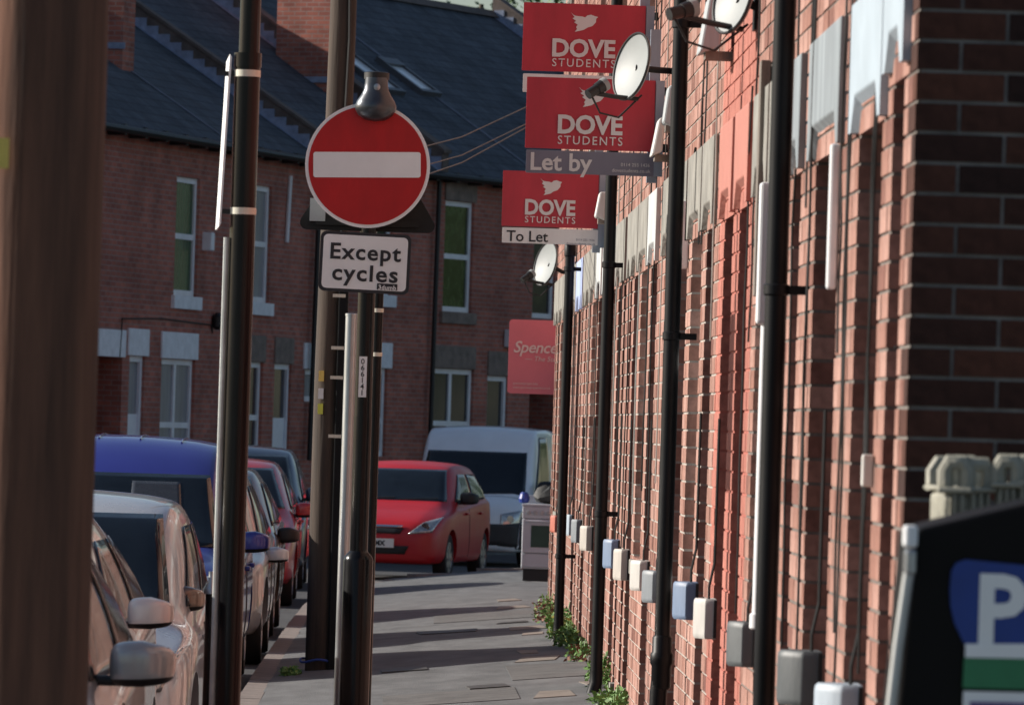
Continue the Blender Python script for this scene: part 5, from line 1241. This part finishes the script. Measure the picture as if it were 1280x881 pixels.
basket('rightmost pale basket cut by the picture edge', 1268, 577, 635, 40, 4)

# ---------------------------------------------------------------- weeds
def weed(label, px, py, Y, hgt, spread, n, seed, cols, x=None, name='weed_clump'):
    rr = random.Random(seed); xx = x if x is not None else min(WX-.06, P(px, py, Y).x); gz = pav_z(xx, Y)
    t = thing(name, label, 'weeds', (xx, Y, gz), group='weeds growing along the wall foot')
    for m, share in cols:
        mb = MB()
        for i in range(int(n*share)):
            a = rr.uniform(0, 6.28); r_ = spread*math.sqrt(rr.random()); h = hgt*rr.random()*(1-.5*r_/spread)
            c = Vector((min(r_*math.cos(a)*.6, WX-xx-.01), r_*math.sin(a)*2.2, h))
            s = rr.uniform(.012, .030); u = Vector((rr.gauss(0, 1), rr.gauss(0, 1), rr.gauss(0, .6))).normalized(); v = u.cross(Vector((rr.gauss(0, 1), rr.gauss(0, 1), rr.gauss(0, 1)))).normalized()
            mb.add([c, c+u*s*.6+v*s*.45, c+u*s*1.6, c+u*s*.6-v*s*.45], [(0, 1, 2, 3)])
        mb.build('leaves', m, t)
    st = MB()
    for i in range(14):
        a = rr.uniform(0, 6.28); r_ = spread*rr.random()*.8
        st.tube([(0+r_*.2*math.cos(a)*.5, r_*.4*math.sin(a), 0), (min(r_*math.cos(a)*.5, WX-xx-.01), r_*1.6*math.sin(a), hgt*rr.uniform(.5, 1))], .004, 4)
    st.build('stems', M_LEAF, t)
    return t
weed('large green weed clump at the foot of the farthest downpipe', 706, 775, 45.0, .26, .19, 700, 1, [(M_LEAF, .9), (M_LEAFY, .1)])
weed('green weeds by the wall just nearer than the farthest downpipe clump', 714, 785, 43.2, .18, .18, 450, 2, [(M_LEAF, .95), (M_LEAFY, .05)])
weed('reddish dry weeds beside the old cooker', 692, 748, 49.5, .26, .2, 400, 3, [(M_LEAFR, .6), (M_LEAF, .4)])
weed('sparse weeds with dry stalks midway between the two far downpipes', 733, 806, 40.3, .15, .16, 250, 4, [(M_LEAF, .6), (M_LEAFR, .4)])
weed('green weeds at the foot of the third downpipe', 752, 840, 36.3, .22, .13, 350, 5, [(M_LEAF, 1)])
weed('low spreading green weeds at the bottom edge right of the pavement', 778, 872, 33.6, .12, .22, 400, 6, [(M_LEAF, .95), (M_LEAFY, .05)])
weed('small grass tuft growing at the kerb edge', 383, 830, 41.0, .06, .10, 200, 7, [(M_LEAF, 1)], x=-.72, name='grass_tuft')

# ---------------------------------------------------------------- trees beyond the far terrace
def tree(label, x, y, h, r, seed):
    rr = random.Random(seed); t = thing('tree', label, 'tree', (x, y, -1), group='trees rising behind the far roof')
    tk = MB().tube([(0, 0, -.5), (.1, 0, h*.3), (0, .1, h*.6), (.1, 0, h*.85)], [.28, .22, .14, .05], 10)
    for k in range(8):
        a = rr.uniform(0, 6.28); z = h*rr.uniform(.35, .7); tk.tube([(0, 0, z), (r*.4*math.cos(a), r*.4*math.sin(a), z+h*.12), (r*.8*math.cos(a), r*.8*math.sin(a), z+h*.16)], [.09, .06, .02], 6)
    tk.build('trunk', M_BARK, t, True)
    mb = MB(); cl = [(rr.gauss(0, r*.42), rr.gauss(0, r*.42), h*.68+rr.gauss(0, h*.13), r*rr.uniform(.22, .42)) for _ in range(34)]
    for cx, cy, cz, cr in cl:
        for i in range(160):
            d = Vector((rr.gauss(0, 1), rr.gauss(0, 1), rr.gauss(0, 1))).normalized()*cr*rr.random()**.4; c = Vector((cx, cy, cz))+d
            u = Vector((rr.gauss(0, 1), rr.gauss(0, 1), rr.gauss(0, 1))).normalized(); v = u.cross(Vector((rr.gauss(0, 1), rr.gauss(0, 1), 1))).normalized(); s = rr.uniform(.10, .2)
            mb.add([c, c+u*s*.5+v*s*.4, c+u*s, c+u*s*.5-v*s*.4], [(0, 1, 2, 3)], rr.random())
    mb.build('crown', M_TREELEAF, t)
tree('green tree behind the roof ridge, left of the top red board', 1.2, 134, 13.5, 4.0, 1)
tree('green tree behind the roof ridge, mostly hidden by the top red board', 4.6, 137, 14.5, 4.2, 2)

# unseen wooded bank beyond the bend, added for the far windows to mirror
rr = random.Random(11); mb = MB()
for k in range(26):
    cx, cy, h = rr.uniform(20, 66), rr.uniform(118, 160), rr.uniform(9, 15)
    mb.tube([(cx, cy, -1.5), (cx+.2, cy, h*.7)], [.25, .08], 6)
    for j in range(9):
        ox, oy, oz, cr = cx+rr.gauss(0, 1.5), cy+rr.gauss(0, 1.5), h*rr.uniform(.25, .95), rr.uniform(1.0, 2.0)
        for i in range(70):
            d = Vector((rr.gauss(0, 1), rr.gauss(0, 1), rr.gauss(0, 1))).normalized()*cr*rr.random()**.4; c = Vector((ox, oy, oz))+d
            u = Vector((rr.gauss(0, 1), rr.gauss(0, 1), rr.gauss(0, 1))).normalized(); v = u.cross(Vector((rr.gauss(0, 1), rr.gauss(0, 1), 1))).normalized(); q_ = rr.uniform(.3, .6)
            mb.add([c, c+u*q_*.5+v*q_*.4, c+u*q_, c+u*q_*.5-v*q_*.4], [(0, 1, 2, 3)])
o = mb.build('reflection_woodland', M_TREELEAF); tag(o, 'unseen wooded bank added beyond the bend for the far windows to mirror', 'reflection_woodland', kind='stuff')
